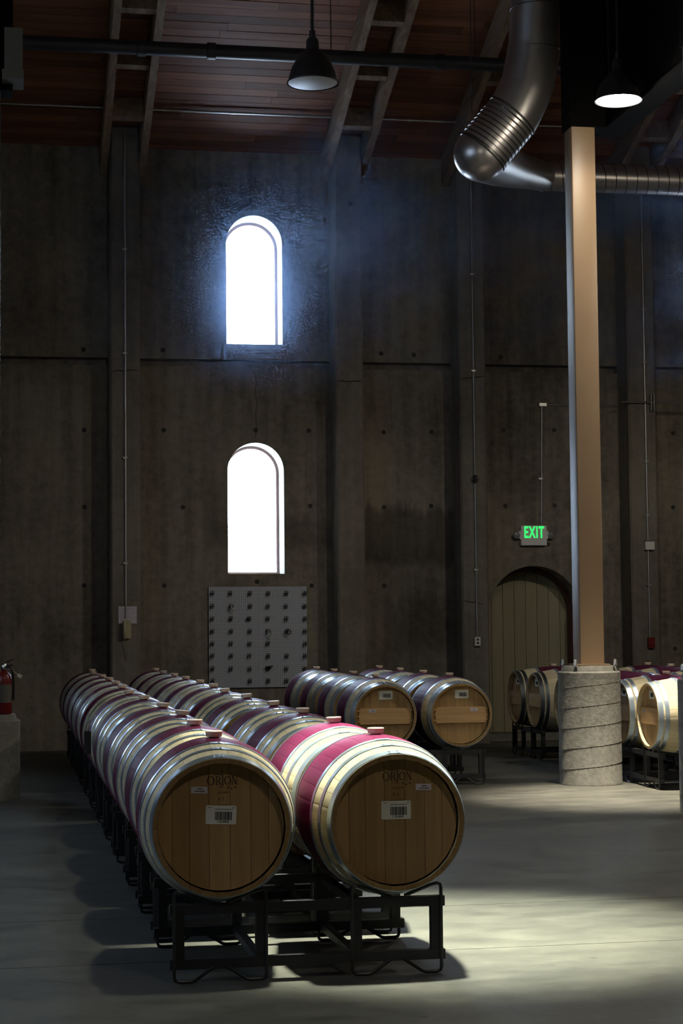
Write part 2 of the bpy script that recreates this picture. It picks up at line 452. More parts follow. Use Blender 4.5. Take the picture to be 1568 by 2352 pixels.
# hairline crack between the two windows
cpts = [(584, 806), (586, 830), (583, 850), (589, 878), (586, 905), (591, 925), (587, 950), (589, 985), (586, 1005)]
b = B()
b.tube([atY(x, y, WALL+(0.02 if y < 826 else 0.0)) for x, y in cpts[2:]], 0.004, 4); b.build('crack', M['dark_concrete'], wall)

for pts_ in ([(774, 876), (784, 874), (797, 877), (812, 875), (821, 876), (830, 874)], [(1058, 871), (1070, 868), (1083, 868), (1096, 866), (1114, 864)], [(255, 854), (268, 851), (284, 852), (300, 849), (318, 852)], [(1062, 1379), (1075, 1382), (1092, 1384), (1110, 1388)]):
    b = B(); b.tube([atY(x, y, PILF) for x, y in pts_], [0.003]+[0.007]*(len(pts_)-2)+[0.003], 4); b.build('crack', M['dark_concrete'], wall)

# other walls
LWY = [6.0, 11.0]
vs_l, fs_l = slab_with_holes(YB, WALL+THK, 0, 15, [arch(y, 0.9, 4.8, 6.8) for y in LWY], 0.0, 0.4)
b = B(); b.add([(XL-v[1], v[0], v[2]) for v in vs_l], fs_l); struct(b.build('wall_left', M['plaster']))
b = B(); b.box((XR, YB, 0), (XR+0.4, WALL+THK, 15)); struct(b.build('wall_right', M['plaster']))
b = B(); b.box((XL-0.4, YB-0.4, 0), (XR+0.4, YB, 15)); struct(b.build('wall_front', M['plaster']))

# floor: cast slabs with saw-cut joints between them
b = B(); b.box((XL-0.4, YB-0.4, -0.4), (XR+0.4, WALL+THK, -0.02))
fl = struct(b.build('floor', M['dark_concrete'])); fl['label'] = 'polished concrete floor cast in large slabs'
JY = [YB, -2.4, 3.1, 8.42, 9.72, 15.4, 21.0, WALL+THK]; JX = [XL, XR]
for i in range(len(JY)-1):
    for j in range(len(JX)-1):
        g = 0.004
        bb = B(); bb.box((JX[j]+g, JY[i]+g, -0.03), (JX[j+1]-g, JY[i+1]-g, 0.0)); bb.build('floor_slab', M['floor'], fl)

# ceiling: sloped boards, rafters in pairs on either side of each pilaster
ang = math.atan(TAN)
def on_slope(x, s, h=0.0):
    """point on the ceiling plane: s metres up the slope from the wall, h below it"""
    return Vector((x, WALL - s*math.cos(ang) - h*math.sin(ang), CEIL_Z + s*math.sin(ang) - h*math.cos(ang)))
b = B()
sr = (WALL-RIDGE_Y)/math.cos(ang)
pk = on_slope(0, sr)
for (a0, a1) in ((-0.8, sr),):
    q0, q1 = on_slope(0, a0), on_slope(0, a1)
    b.add([(XL-.4, q0.y, q0.z+.03), (XR+.4, q0.y, q0.z+.03), (XR+.4, q1.y, q1.z+.03), (XL-.4, q1.y, q1.z+.03),
           (XL-.4, q0.y, q0.z+.3), (XR+.4, q0.y, q0.z+.3), (XR+.4, q1.y, q1.z+.3), (XL-.4, q1.y, q1.z+.3)],
          [(0,1,2,3),(7,6,5,4),(0,4,5,1),(1,5,6,2),(2,6,7,3),(3,7,4,0)])
zb = ceil_z(YB-0.4)
b.add([(XL-.4, RIDGE_Y, pk.z), (XR+.4, RIDGE_Y, pk.z), (XR+.4, YB-.4, zb), (XL-.4, YB-.4, zb),
       (XL-.4, RIDGE_Y, pk.z+.3), (XR+.4, RIDGE_Y, pk.z+.3), (XR+.4, YB-.4, zb+.3), (XL-.4, YB-.4, zb+.3)],
      [(0,1,2,3),(7,6,5,4),(0,4,5,1),(1,5,6,2),(2,6,7,3),(3,7,4,0)])
ce = struct(b.build('ceiling', M['ceiling_wood'])); ce['label'] = 'sloping ceiling of reddish timber boards'
PW = 0.135; rng = random.Random(3)
pm_ = {}
for i in range(34):
    cuts = [XL]; x = XL + rng.uniform(2, 5)
    while x < XR-1.5: cuts.append(x); x += rng.uniform(3.0, 5.0)
    cuts.append(XR)
    for k in range(len(cuts)-1):
        bb = B(); s0, s1 = i*PW-0.2, (i+1)*PW-0.2-0.006
        t = 0.03; vs = []
        for hh in (rng.uniform(0, 0.005), -t):
            for xx, ss in ((cuts[k], s0), (cuts[k+1]-0.004, s0), (cuts[k+1]-0.004, s1), (cuts[k], s1)): vs.append(on_slope(xx, ss, hh))
        bb.add(vs, [(0,1,2,3),(7,6,5,4),(0,4,5,1),(1,5,6,2),(2,6,7,3),(3,7,4,0)])
        bb.build('ceiling_board', M['ceiling_wood'], ce)
for x0, x1 in PIL:
    for xx in (x0-0.055, x1+0.055):
        bb = B(); dep = 0.34
        vs = []
        for s_, hh in ((-0.45, dep), (sr, dep), (sr, -0.01), (-0.45, -0.01)):
            p = on_slope(0, s_, hh); vs.append((p.y, p.z))
        # wobbly sawn lower edge
        bb.add([(xx-0.045, y, z) for y, z in vs] + [(xx+0.045, y, z) for y, z in vs],
               [(0,1,2,3),(7,6,5,4),(0,4,5,1),(1,5,6,2),(2,6,7,3),(3,7,4,0)])
        bb.build('rafter', M['rafter_wood'], ce)
    for s_ in (0.95, 1.95, 2.95, 4.2, 6.2, 8.5):
        bb = B(); p, q = on_slope((x0+x1)/2, s_, 0.16), on_slope((x0+x1)/2, s_+0.09, 0.16)
        bb.bar(p, q, x1-x0+0.02, 0.28, (0, 1, 0.0)); bb.build('rafter_block', M['rafter_wood'], ce)

# windows: frame, pane
n = 0
WINS = [(x, z0, z1, WW, 0) for x in WX for z0, z1 in ((2.173, 3.842), (5.109, 6.776))] + [(y, 4.8, 6.8, 0.9, 1) for y in LWY]
for x, z0, z1, ww, side in WINS:
    n += 1
    def place_(vs): return [(XL-(v[1]-WALL)*0.7, v[0], v[2]) for v in vs] if side else vs
    o_ = arch(x, ww-0.004, z0+0.002, z1-0.002, 20); i_ = arch(x, ww-0.07, z0+0.035, z1-0.035, 20)
    k = len(o_); y0, y1 = WALL+0.46, WALL+0.53
    vs = [(a, y, c) for y in (y0, y1) for ring in (o_, i_) for a, c in ring]; fs = []
    for q in range(k):
        r_ = (q+1) % k
        fs += [(q, r_, k+r_, k+q), (2*k+q, 3*k+q, 3*k+r_, 2*k+r_), (q, 2*k+q, 2*k+r_, r_), (k+q, k+r_, 3*k+r_, 3*k+q)]
    fb = B(); fb.add(place_(vs), fs)
    wo = struct(fb.build('window_%d' % n, M['window_frame']))
    gb = B(); gb.prism(arch(x, ww-0.06, z0+0.03, z1-0.03, 20), WALL+0.49, WALL+0.498); gb.v = place_(gb.v)
    gb.build('window_pane', M['glass'], wo)
    la = bpy.data.lights.new('sky_portal', 'AREA'); la.shape = 'RECTANGLE'; la.size = ww-0.1; la.size_y = z1-z0-0.08
    la.cycles.is_portal = True
    lo = bpy.data.objects.new('sky_portal', la); col.objects.link(lo)
    lo.location = (XL-0.42, x, (z0+z1)/2) if side else (x, WALL+0.56, (z0+z1)/2)
    lo.rotation_euler = (PI/2, 0, -PI/2) if side else (-PI/2, 0, 0)

# arched plank door
dcx = (DX0+DX1)/2; dr = (DX1-DX0)/2; dsp = DTOP-dr
DY = WALL+0.42
door = struct(bpy.data.objects.new('door_1', None)); col.objects.link(door); door.location = (0, 0, 0)
door['label'] = 'arched olive plank door set deep in the concrete wall'
npl = 8; pw = (DX1-DX0)/npl
for i in range(npl):
    a, c = DX0+i*pw+0.003, DX0+(i+1)*pw-0.003
    top = [(c-(c-a)*t/5) for t in range(6)]
    poly = [(a, 0.09), (c, 0.09)] + [(t, dsp+math.sqrt(max(0.0004, (dr-0.01)**2-(t-dcx)**2))) for t in top]
    bb = B(); bb.prism(poly, DY, DY+0.04); bb.build('door_plank', M['door_wood'], door)
o_ = arch(dcx, 2*dr-0.004, 0.0, DTOP-0.002, 28); i_ = arch(dcx, 2*dr-0.12, 0.0, DTOP-0.06, 28)
k = len(o_); fb = B()
vs = [(a, y, c) for y in (DY-0.09, DY-0.002) for ring in (o_, i_) for a, c in ring]; fs = []
for q in range(1, k):
    r_ = (q+1) % k
    fs += [(q, r_, k+r_, k+q), (2*k+q, 3*k+q, 3*k+r_, 2*k+r_), (q, 2*k+q, 2*k+r_, r_), (k+q, k+r_, 3*k+r_, 3*k+q)]
fb.add(vs, fs); fb.build('door_frame', M['frame_dark'], door)
bb = B(); bb.box((DX0+.01, WALL+0.05, 0.0), (DX1-.01, DY+0.06, 0.085)); bb.build('threshold', M['pedestal'], door)
bb = B(); bb.box((DX1-0.055, WALL+0.02, 0.02), (DX1-0.012, WALL+0.10, 1.72)); bb.build('door_jamb', M['frame_dark'], door)
bb = B(); bb.box((DX0-.05, DY+0.04, 0.0), (DX1+.05, DY+0.1, DTOP+.05)); bb.build('door_backing', M['girder'], door)

# ================================================================== COLUMNS ON PEDESTALS
def pedestal_column(cx, cy, r, h, label_p, label_c, col_top, bolts=True, paint='column'):
    p = thing('concrete_pedestal', label_p, 'pedestal', (cx, cy, 0), group='round concrete pedestals')
    bb = B(); bb.lathe([(0.0005, 0), (r*1.01, 0), (r*1.01, 0.015), (r, 0.02), (r, h-0.012), (r-0.01, h), (0.0005, h)], 56)
    bb.build('drum', M['pedestal'], p, 35)
    # spiral seam left by the paper form tube
    pts = []; pitch = 0.19; z = 0.04; th = 0
    while z < h-0.02:
        pts.append(((r+0.0005)*math.cos(th), (r+0.0005)*math.sin(th), z)); th += 0.16; z += pitch*0.16/(2*PI)
    bb = B(); bb.tube(pts, 0.0016, 5); bb.build('spiral_seam', M['pilaster'], p, 60)
    bb = B(); bb.lathe([(0.0005, h-0.002), (r*0.90, h-0.002), (r*0.885, h+0.02), (r*0.85, h+0.05), (0.0005, h+0.055)], 48)
    bb.build('grout_cap', M['pedestal'], p, 35)
    if bolts:
        for sx, sy in ((-1,-1),(1,-1),(1,1),(-1,1)):
            bb = B(); bb.lathe([(0.0005, 0), (0.02, 0), (0.02, 0.022), (0.018, 0.026), (0.018, 0.05), (0.012, 0.062), (0.0005, 0.066)], 10)
            bb.build('anchor_bolt', M['steel'], p, 35, (sx*r*0.66, sy*r*0.66, h+0.05))
    hw = 0.118; c = 0.012
    ct = thing('steel_column', label_c, 'column', (cx, cy, h+0.055), group='square steel columns')
    out = [(-hw+c,-hw),(hw-c,-hw),(hw-c*.3,-hw+c*.3),(hw,-hw+c),(hw,hw-c),(hw-c*.3,hw-c*.3),(hw-c,hw),(-hw+c,hw),(-hw+c*.3,hw-c*.3),(-hw,hw-c),(-hw,-hw+c),(-hw+c*.3,-hw+c*.3)]
    ht = col_top-h-0.055; nn = len(out)
    bb = B(); bb.add([(x, y, 0.012) for x, y in out]+[(x, y, ht) for x, y in out],
                     [tuple(range(nn-1,-1,-1)), tuple(range(nn, 2*nn))]+[(i, (i+1) % nn, (i+1) % nn+nn, i+nn) for i in range(nn)])
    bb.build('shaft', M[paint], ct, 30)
    bb = B(); bb.box((-0.16, -0.16, 0), (0.16, 0.16, 0.014)); bb.build('base_plate', M[paint], ct)
    bb = B(); bb.box((-0.135, -0.135, ht), (0.225, 0.135, ht+1.75)); bb.build('shade_sleeve', M['girder'], ct)  # added black box standing in for the unlit upper shaft
GB = 6.26
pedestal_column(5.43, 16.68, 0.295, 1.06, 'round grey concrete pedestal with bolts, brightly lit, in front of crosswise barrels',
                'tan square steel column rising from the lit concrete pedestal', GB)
pedestal_column(5.61, 14.0, 0.295, 1.06, 'bluish concrete pedestal cut by the right edge of the photo', 'shade-darkened steel column at the right edge of the photo', GB, True, 'column_shade')
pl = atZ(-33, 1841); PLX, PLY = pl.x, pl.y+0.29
pedestal_column(PLX, PLY, 0.30, 0.70, 'dark concrete pedestal carrying a fire extinguisher at the left edge', 'shade-darkened steel column at the left edge of the photo', 6.4, False, 'column_shade')
# black girder shaped to stand in for unlit roof space over the right-hand columns
g = thing('shade_girder', 'black girder shape standing in for unlit roof space over the right-hand columns', 'girder', (5.78, 16.9, GB))
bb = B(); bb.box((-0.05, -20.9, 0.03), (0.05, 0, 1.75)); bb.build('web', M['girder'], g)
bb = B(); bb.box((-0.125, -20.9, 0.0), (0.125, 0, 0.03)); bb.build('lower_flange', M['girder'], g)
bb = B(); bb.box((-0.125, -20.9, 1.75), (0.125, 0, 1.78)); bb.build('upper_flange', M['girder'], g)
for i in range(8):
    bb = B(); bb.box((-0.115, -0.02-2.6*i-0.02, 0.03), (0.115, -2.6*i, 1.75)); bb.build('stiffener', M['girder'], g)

# ================================================================== BARRELS
HL, RB, RH, TH = 0.475, 0.355, 0.2945, 0.026
def rad(s): return RB-(RB-RH)*(s/HL)**2
def stave_geo(bb, th0, gap=0.0008):
    h = PI/NST; seg = 12; vs = []
    for i in range(seg+1):
        s = -HL+2*HL*i/seg; R = rad(s)
        g = gap/2/R
        row = []
        for t, dr in ((-h+g, -0.0006), (-h*0.8, 0.0), (0, 0.0), (h*0.8, 0.0), (h-g, -0.0006)):
            a = th0+t; r = R+dr
            row.append((r*math.sin(a), s, r*math.cos(a)))
        ri = R-TH-(0.006 if i in (0, seg) else 0)*-1
        for t in (h-g, -h+g):
            a = th0+t; row.append((ri*math.sin(a), s, ri*math.cos(a)))
        vs += row
    k = 7; fs = []
    for i in range(seg):
        for q in range(k):
            r_ = (q+1) % k; fs.append((i*k+q, i*k+r_, (i+1)*k+r_, (i+1)*k+q))
    bb.add(vs, fs)
    bb.cur = 1; bb.add(vs[:k], [tuple(range(k))]); bb.add(vs[seg*k:], [tuple(range(k-1, -1, -1))]); bb.cur = 0
bb = B(); stave_geo(bb, 0.0); ME_STAVE = bb.mesh('stave', [M['stave'], M['chime_wood']], 35)
bb = B()
for i in range(NST): stave_geo(bb, 2*PI*i/NST, 0.0008)
ME_BODY = bb.mesh('stave_body', [M['stave'], M['chime_wood']], 35)
def hoop_mesh(s0, s1, mat, rivets=True):
    bb = B(); e = 0.0032
    prof = [(rad(s0)+0.0002, s0), (rad(s0)+e, s0+0.0008), (rad((s0+s1)/2)+e, (s0+s1)/2), (rad(s1)+e, s1-0.0008), (rad(s1)+0.0002, s1)]
    bb.lathe(prof, 72, 'Y')
    if rivets:
        sm = (s0+s1)/2; R = rad(sm)+e
        for a in (-0.10, 0.02):
            for ds in ((-0.011, 0.011) if s1-s0 > 0.034 else (0.0,)):
                R2 = rad(sm+ds)+e; c = (R2*math.sin(a), sm+ds, R2*math.cos(a))
                bb.lathe([(0.007, -0.001), (0.006, 0.003), (0.003, 0.0045), (0.0003, 0.005)], 7, 'Z', c)
        # lap joint: a second thickness over a short arc
        vs = []; fs = []
        for i in range(6):
            a = -0.14+0.2*i/5
            for s_ in (s0+0.001, s1-0.001):
                r = rad(s_)+e+0.0016; vs.append((r*math.sin(a), s_, r*math.cos(a)))
        for i in range(5): fs.append((2*i, 2*i+1, 2*i+3, 2*i+2))
        bb.add(vs, fs)
    return bb.mesh('hoop', mat, 50)
HOOPS_A = [hoop_mesh(-0.473, -0.430, M['hoop']), hoop_mesh(-0.350, -0.320, M['hoop']), hoop_mesh(-0.232, -0.202, M['hoop'])]
HOOPS_B = [hoop_mesh(-0.473, -0.428, M['hoop']), hoop_mesh(-0.412, -0.375, M['hoop']), hoop_mesh(-0.242, -0.208, M['hoop'])]
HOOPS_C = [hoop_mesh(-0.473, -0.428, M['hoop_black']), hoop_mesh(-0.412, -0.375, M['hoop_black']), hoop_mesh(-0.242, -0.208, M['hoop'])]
bb = B(); bb.lathe([(0.0005, 0), (0.022, 0), (0.025, 0.016), (0.036, 0.018), (0.040, 0.040), (0.036, 0.043), (0.0005, 0.041)], 20)
ME_BUNG = bb.mesh('bung', M['bung'], 40)
HR = RH-TH-0.001; HY = -HL+0.042
bb = B(); bb.lathe([(0.0005, HY+0.018), (HR+0.006, HY+0.018), (HR+0.006, HY+0.03), (0.0005, HY+0.03)], 40, 'Y'); ME_HEAD = bb.mesh('head', M['head_wood'], 40)
BW = [0.062, 0.074, 0.085, 0.092, 0.088, 0.078, 0.066]
def board_mesh(a, c):
    R = HR+0.004; pts = []
    a_, c_ = max(a, -R*0.998), min(c, R*0.998)
    for t in range(7):
        x = a_+(c_-a_)*t/6; pts.append((x, -math.sqrt(R*R-x*x)))
    for t in range(7):
        x = c_-(c_-a_)*t/6; pts.append((x, math.sqrt(R*R-x*x)))
    bb = B(); bb.prism(pts, HY, HY+0.0185); return bb.mesh('head_board', M['head_wood'])
BOARDS = []; tot = sum(BW); x = -HR-0.004; kx = 2*(HR+0.004)/tot
for wd in BW: BOARDS.append(board_mesh(x+0.0008, x+wd*kx-0.0008)); x += wd*kx
# crossbar held by wooden dowels
bb = B(); R = HR-0.006; zb_ = 0.075; pts = []
for t in range(7):
    z = -zb_+2*zb_*t/6; pts.append((math.sqrt(R*R-z*z)-0.012, z))
for t in range(7):
    z = zb_-2*zb_*t/6; pts.append((-math.sqrt(R*R-z*z)+0.012, z))
bb.prism(pts, HY-0.02, HY-0.0005); ME_BAR = bb.mesh('crossbar', M['bar_wood'])
bb = B(); bb.tube([(0, 0, 0), (0.035, 0, 0)], 0.008, 8); ME_DOWEL = bb.mesh('dowel', M['bar_wood'], 40)

# stamped name: serif capitals drawn as outlines
def logo_mesh():
    bb = B(); y0, y1 = -0.0006, 0.0002
    def ring(cx, cz, rx, rz, tx, tz, a0=0, a1=2*PI, n=28):
        for i in range(n):
            p, q = a0+(a1-a0)*i/n, a0+(a1-a0)*(i+1)/n
            pts = [(cx+rx*math.cos(p), cz+rz*math.sin(p)), (cx+rx*math.cos(q), cz+rz*math.sin(q)),
                   (cx+(rx-tx)*math.cos(q), cz+(rz-tz)*math.sin(q)), (cx+(rx-tx)*math.cos(p), cz+(rz-tz)*math.sin(p))]
            bb.prism(pts, y0, y1)
    def q(*pts): bb.prism(list(pts), y0, y1)
    def rect(x0, x1, z0, z1): q((x0, z0), (x1, z0), (x1, z1), (x0, z1))
    ring(-0.043, 0, 0.0165, 0.019, 0.005, 0.0022)                       # O
    rect(-0.0205, -0.0165, -0.018, 0.018); rect(-0.024, -0.012, -0.019, -0.0175); rect(-0.024, -0.014, 0.0175, 0.019)   # R
    ring(-0.0145, 0.009, 0.0125, 0.0095, 0.004, 0.002, -PI/2, PI/2, 12)
    q((-0.013, 0.001), (-0.008, 0.001), (0.002, -0.019), (-0.003, -0.019)); rect(-0.004, 0.004, -0.0195, -0.018)
    rect(0.006, 0.010, -0.022, 0.021); rect(0.003, 0.013, 0.020, 0.0215); ring(0.0, -0.022, 0.010, 0.008, 0.0035, 0.0025, -PI*0.75, 0, 8)  # long I
    ring(0.0295, 0, 0.0155, 0.0175, 0.0045, 0.0022)                     # O
    rect(0.0495, 0.0518, -0.018, 0.018); rect(0.067, 0.0693, -0.018, 0.018); q((0.0495, 0.018), (0.0545, 0.018), (0.0695, -0.018), (0.0645, -0.018))  # N
    rect(0.0465, 0.055, -0.019, -0.0177); rect(0.064, 0.0725, 0.0177, 0.019); rect(0.046, 0.053, 0.0177, 0.019)
    for cx, cz in ((0.032, -0.030), (0.047, -0.036), (0.062, -0.030)):  # three stars
        pts = []
        for i in range(10):
            r = 0.0055 if i % 2 == 0 else 0.0025; a = PI/2+i*PI/5; pts.append((cx+r*math.cos(a), cz+r*math.sin(a)))
        bb.prism(pts, y0, y1)
    rng = random.Random(1); x = -0.034
    while x < 0.008:                                                    # tiny line above, too small to read
        wd = rng.uniform(0.002, 0.004); rect(x, x+wd, 0.024, 0.024+rng.uniform(0.003, 0.005)); x += wd+0.001
    return bb.mesh('brand_name', M['brand_burn'])
ME_LOGO = logo_mesh()
def stamp_mesh(seed):
    bb = B(); rng = random.Random(seed)
    for cz, x0, x1, hh in ((0.028, -0.028, 0.028, 0.008), (0.0, -0.014, 0.016, 0.012), (-0.028, -0.032, 0.032, 0.009)):
        x = x0
        while x < x1:
            wd = rng.uniform(0.003, 0.007)
            if rng.random() > 0.18:
                bb.prism([(x, cz-hh/2), (x+0.0016, cz-hh/2), (x+0.0016, cz+hh/2), (x, cz+hh/2)], -0.0006, 0.0002)
                zz = cz+rng.choice((-1, 0, 1))*hh*0.36
                bb.prism([(x, zz-0.0008), (x+wd, zz-0.0008), (x+wd, zz+0.0008), (x, zz+0.0008)], -0.0006, 0.0002)
            x += wd+0.002
    return bb.mesh('stamped_mark', M['brand_burn'])
ME_STAMP = stamp_mesh(4)
def rounded(wd, ht, r, n=3):
    p = []
    for cx, cz, a0 in ((wd/2-r, -ht/2+r, -PI/2), (wd/2-r, ht/2-r, 0), (-wd/2+r, ht/2-r, PI/2), (-wd/2+r, -ht/2+r, PI)):
        for i in range(n+1):
            a = a0+PI/2*i/n; p.append((cx+r*math.cos(a), cz+r*math.sin(a)))
    return p
bb = B(); bb.prism(rounded(0.132, 0.08, 0.006), -0.001, 0.0002); ME_LABEL = bb.mesh('paper_label', M['paper'])
bb = B(); bb.prism(rounded(0.07, 0.028, 0.002), -0.001, 0.0002); ME_SMALL = bb.mesh('small_label', M['paper_lilac'])
bb = B(); rng = random.Random(11); x = -0.026
while x < 0.045:
    wd = rng.choice((0.0016, 0.0028, 0.0042)); bb.box((x, -0.0018, -0.022), (x+wd, -0.0009, 0.014)); x += wd+rng.choice((0.0012, 0.0018, 0.003))
ME_BARCODE = bb.mesh('barcode', M['ink'])
bb = B(); rng = random.Random(5); x = -0.025
for cz, x0, x1 in ((0.024, -0.026, 0.05), (0.031, -0.056, -0.042), (0.031, 0.047, 0.058)):
    x = x0
    while x < x1:
        wd = rng.uniform(0.002, 0.004); bb.box((x, -0.0018, cz-0.0011), (x+wd, -0.0009, cz+0.0011)); x += wd+0.0012
ME_FINE = bb.mesh('fine_print', M['ink'])
bb = B(); rng = random.Random(6)
for cz, x0, x1 in ((0.005, -0.008, 0.012), (-0.005, -0.02, 0.022)):
    x = x0
    while x < x1:
        wd = rng.uniform(0.002, 0.004); bb.box((x, -0.0018, cz-0.002), (x+wd, -0.0009, cz+0.002)); x += wd+0.001
ME_FINE2 = bb.mesh('fine_print', M['brand_burn'])
NUM1, NUM2 = text_mesh('1 7L14042', 0.0125, M['ink'], 0.0003, 0.0003), text_mesh('1 7L14041', 0.0125, M['ink'], 0.0003, 0.0003)

BZ = 0.658
def make_barrel(x, y, label, group, rz=0.0, roll=0.0, hoops=HOOPS_A, staves=False, head='plain', number=None, small=None):
    t = thing('wine_barrel', label, 'barrel', (x, y, BZ), (0, roll, rz), group)
    if staves:
        for i in range(NST): link('stave', ME_STAVE, t, None, (0, 2*PI*i/NST, 0))
    else: link('stave_body', ME_BODY, t)
    for me in hoops:
        link('hoop', me, t); link('hoop', me, t, None, (0, 0, PI))
    link('bung', ME_BUNG, t, (0, 0, RB-0.012))
    h = link('head', ME_HEAD, t)
    link('head', ME_HEAD, t, None, (0, 0, PI))
    if head != 'plain':
        for me in BOARDS: link('head_board', me, h)
    if head == 'brand':
        link('brand_name', ME_LOGO, t, (0.0, HY-0.0003, 0.197)); link('stamped_mark', ME_STAMP, t, (0.003, HY-0.0003, 0.118))
        l = link('paper_label', ME_LABEL, t, (0.0, HY-0.0004, 0.05), (0, 0.035 if number is NUM1 else 0.0, 0))
        link('barcode', ME_BARCODE, l); link('fine_print', ME_FINE, l); link('label_number', number, l, (0.008, -0.0014, -0.029), UPRIGHT)
    if head == 'bar':
        bar = link('crossbar', ME_BAR, t)
        for sx in (-1, 1):
            for z in (-0.05, 0.0, 0.05):
                link('dowel', ME_DOWEL, bar, (sx*(HR-0.022)-(0.0175), HY-0.012, z))
        l = link('paper_label', ME_LABEL, t, (0.012, HY-0.0004, 0.195)); link('barcode', ME_BARCODE, l)
    if small:
        yy = HY-0.0205 if head == 'bar' else HY-0.0004
        l = link('small_label', ME_SMALL, t, (small[0], yy, small[1]), (0, 0.03, 0)); link('fine_print', ME_FINE2, l)
    return t

# ------------------------------------------------------------------ racks
def rack_meshes():
    fr = B(); W2 = 0.602; cxs = (-0.3675, 0.3675)
    fr.box((-W2, -0.02, 0.058), (W2, 0.02, 0.10)); lower = fr.mesh('lower_rail', M['rack'])
    fr = B(); fr.box((-W2, -0.02, 0.288), (W2, 0.02, 0.331)); upper = fr.mesh('upper_rail', M['rack'])
    fr = B(); fr.box((-0.021, -0.019, 0.10), (0.021, 0.019, 0.288)); post = fr.mesh('upright', M['rack'])
    fr = B(); hw = 0.198
    zt, zb = 0.388, 0.008; r = 0.008
    def half(sg):
        return [(sg*0.035, -0.022, 0.338), (sg*0.15, -0.022, zt-0.008), (sg*(hw-0.018), -0.022, zt), (sg*(hw-0.004), -0.022, zt-0.006), (sg*hw, -0.022, zt-0.022),
                (sg*hw, -0.022, zb+0.02), (sg*(hw-0.005), -0.022, zb+0.005), (sg*(hw-0.02), -0.022, zb), (sg*0.125, -0.022, zb), (sg*0.11, -0.022, zb+0.004), (sg*0.03, -0.022, 0.065)]
    cr = []
    for sg in (-1, 1):
        fr = B(); fr.tube(half(sg), r, 6); cr.append(fr.mesh('bent_rod', M['rack'], 50))
    fr = B(); fr.box((-0.018, 0, -0.018), (0.018, 0.84, 0.018)); tie_ = fr.mesh('side_tie', M['rack'])
    return lower, upper, post, cr, tie_, cxs
RK = rack_meshes()
def make_rack(x, y, label, group, rz=0.0, half=0.386):
    lower, upper, post, cr, tie_, cxs = RK
    t = thing('barrel_rack', label, 'rack', (x, y, 0), (0, 0, rz), group)
    for yy, rr in ((-0.42, 0), (0.42, PI)):
        link('lower_rail', lower, t, (0, yy, 0)); link('upper_rail', upper, t, (0, yy, 0))
        for c in (-half, half):
            for sg in (-1, 1):
                link('upright', post, t, (c+sg*0.175, yy, 0))
                link('bent_rod', cr[0 if sg*(1 if rr == 0 else -1) < 0 else 1], t, (c, yy, 0), (0, 0, rr))
    for c in (-half+0.175, half-0.175):
        for z in (0.08, 0.31): link('side_tie', tie_, t, (c, -0.42, z))
    return t

YS = [8.33, 9.39, 10.44, 11.50, 12.78, 13.98, 15.14, 16.30, 17.46, 18.60, 19.83, 21.02]
X1, X2 = 0.95, 1.68
roll1 = [0, 0, 0.10, 0.04, -0.02, -0.09, -0.03, 0.0, 0.02, 0.0, -0.09, 0.03]
roll2 = [0, -0.03, 0, -0.05, -0.06, -0.10, 0.02, 0.04, 0.01, 0, -0.03, 0.01]
place = ['nearest', 'second', 'third', 'fourth', 'fifth', 'sixth', 'seventh', 'eighth', 'ninth', 'tenth', 'eleventh', 'farthest']
for i, y in enumerate(YS):
    j = random.Random(i+50)
    for X, rl, rowname, num, sm in ((X1, roll1[i], 'left', NUM1, (-0.093, 0.158)), (X2, roll2[i], 'right', NUM2, (0.124, 0.147))):
        front = i == 0
        lab = ('oak wine barrel with branded head and barcode label, front of the %s long row' % rowname) if front else \
              ('oak wine barrel with purple middle band, %s from the front in the %s long row' % (place[i], rowname))
        if i == 11: lab = 'oak wine barrel with purple middle band, farthest of the %s long row' % rowname
        make_barrel(X-(0.02 if front and X == X1 else 0), y+(0 if front else j.uniform(-0.03, 0.03)), lab, 'oak barrels in the two long rows', -0.045 if front and X == X1 else j.uniform(-0.012, 0.012), rl, HOOPS_A, i < 4,
                    'brand' if front else 'plain', num, sm if front else None)
    make_rack(1.29, y, 'black steel barrel rack under the %s pair of the two long rows' % place[i], 'racks under the two long rows')
    bpy.context.view_layer.update()

X3, X4 = 3.50, 4.235
for i in range(4):
    y = 17.35+1.13*i
    nm = ['front', 'second', 'third', 'rear'][i]
    for X, rowname, sm in ((X3, 'left', (-0.12, 0.052)), (X4, 'right', (0.125, 0.048))):
        lab = ('oak barrel with wooden crossbar on its head, front of the short %s row' % rowname) if i == 0 else \
              ('oak barrel, %s in the short %s row behind the pair with crossbars' % (nm, rowname))
        make_barrel(X, y, lab, 'oak barrels in the two short rows', 0, 0, HOOPS_B, i == 0, 'bar' if i == 0 else 'plain', None, sm if i == 0 else None)
    make_rack((X3+X4)/2, y, 'black steel barrel rack under the %s pair of the two short rows' % nm, 'racks under the two short rows')

XH = 5.78
RY = [20.15, 18.30, 16.45, 14.60]
cnt = 0
for ri, ry in enumerate(RY):
    for row in (0, 1):
        xc = XH+HL+row*1.15
        make_rack(xc, ry, 'black rack under crosswise barrels, %s from the arched door, %s row' % (ORD[ri], ('near', 'rear')[row]), 'racks under the crosswise barrels', -PI/2)
        for k, dy in enumerate((0.385, -0.385)):
            q = 2*ri+k
            make_barrel(xc, ry+dy, 'oak barrel lying crosswise, %s from the arched door in the %s row' % (ORD[q], ('near', 'rear')[row]), 'crosswise oak barrels on the right',
                        -PI/2, 0, HOOPS_C if q < 2 and row == 0 else HOOPS_B, row == 0 and q in (5, 6), 'bar' if row == 0 else 'plain', None, (-0.15, 0.04) if row == 0 else None)

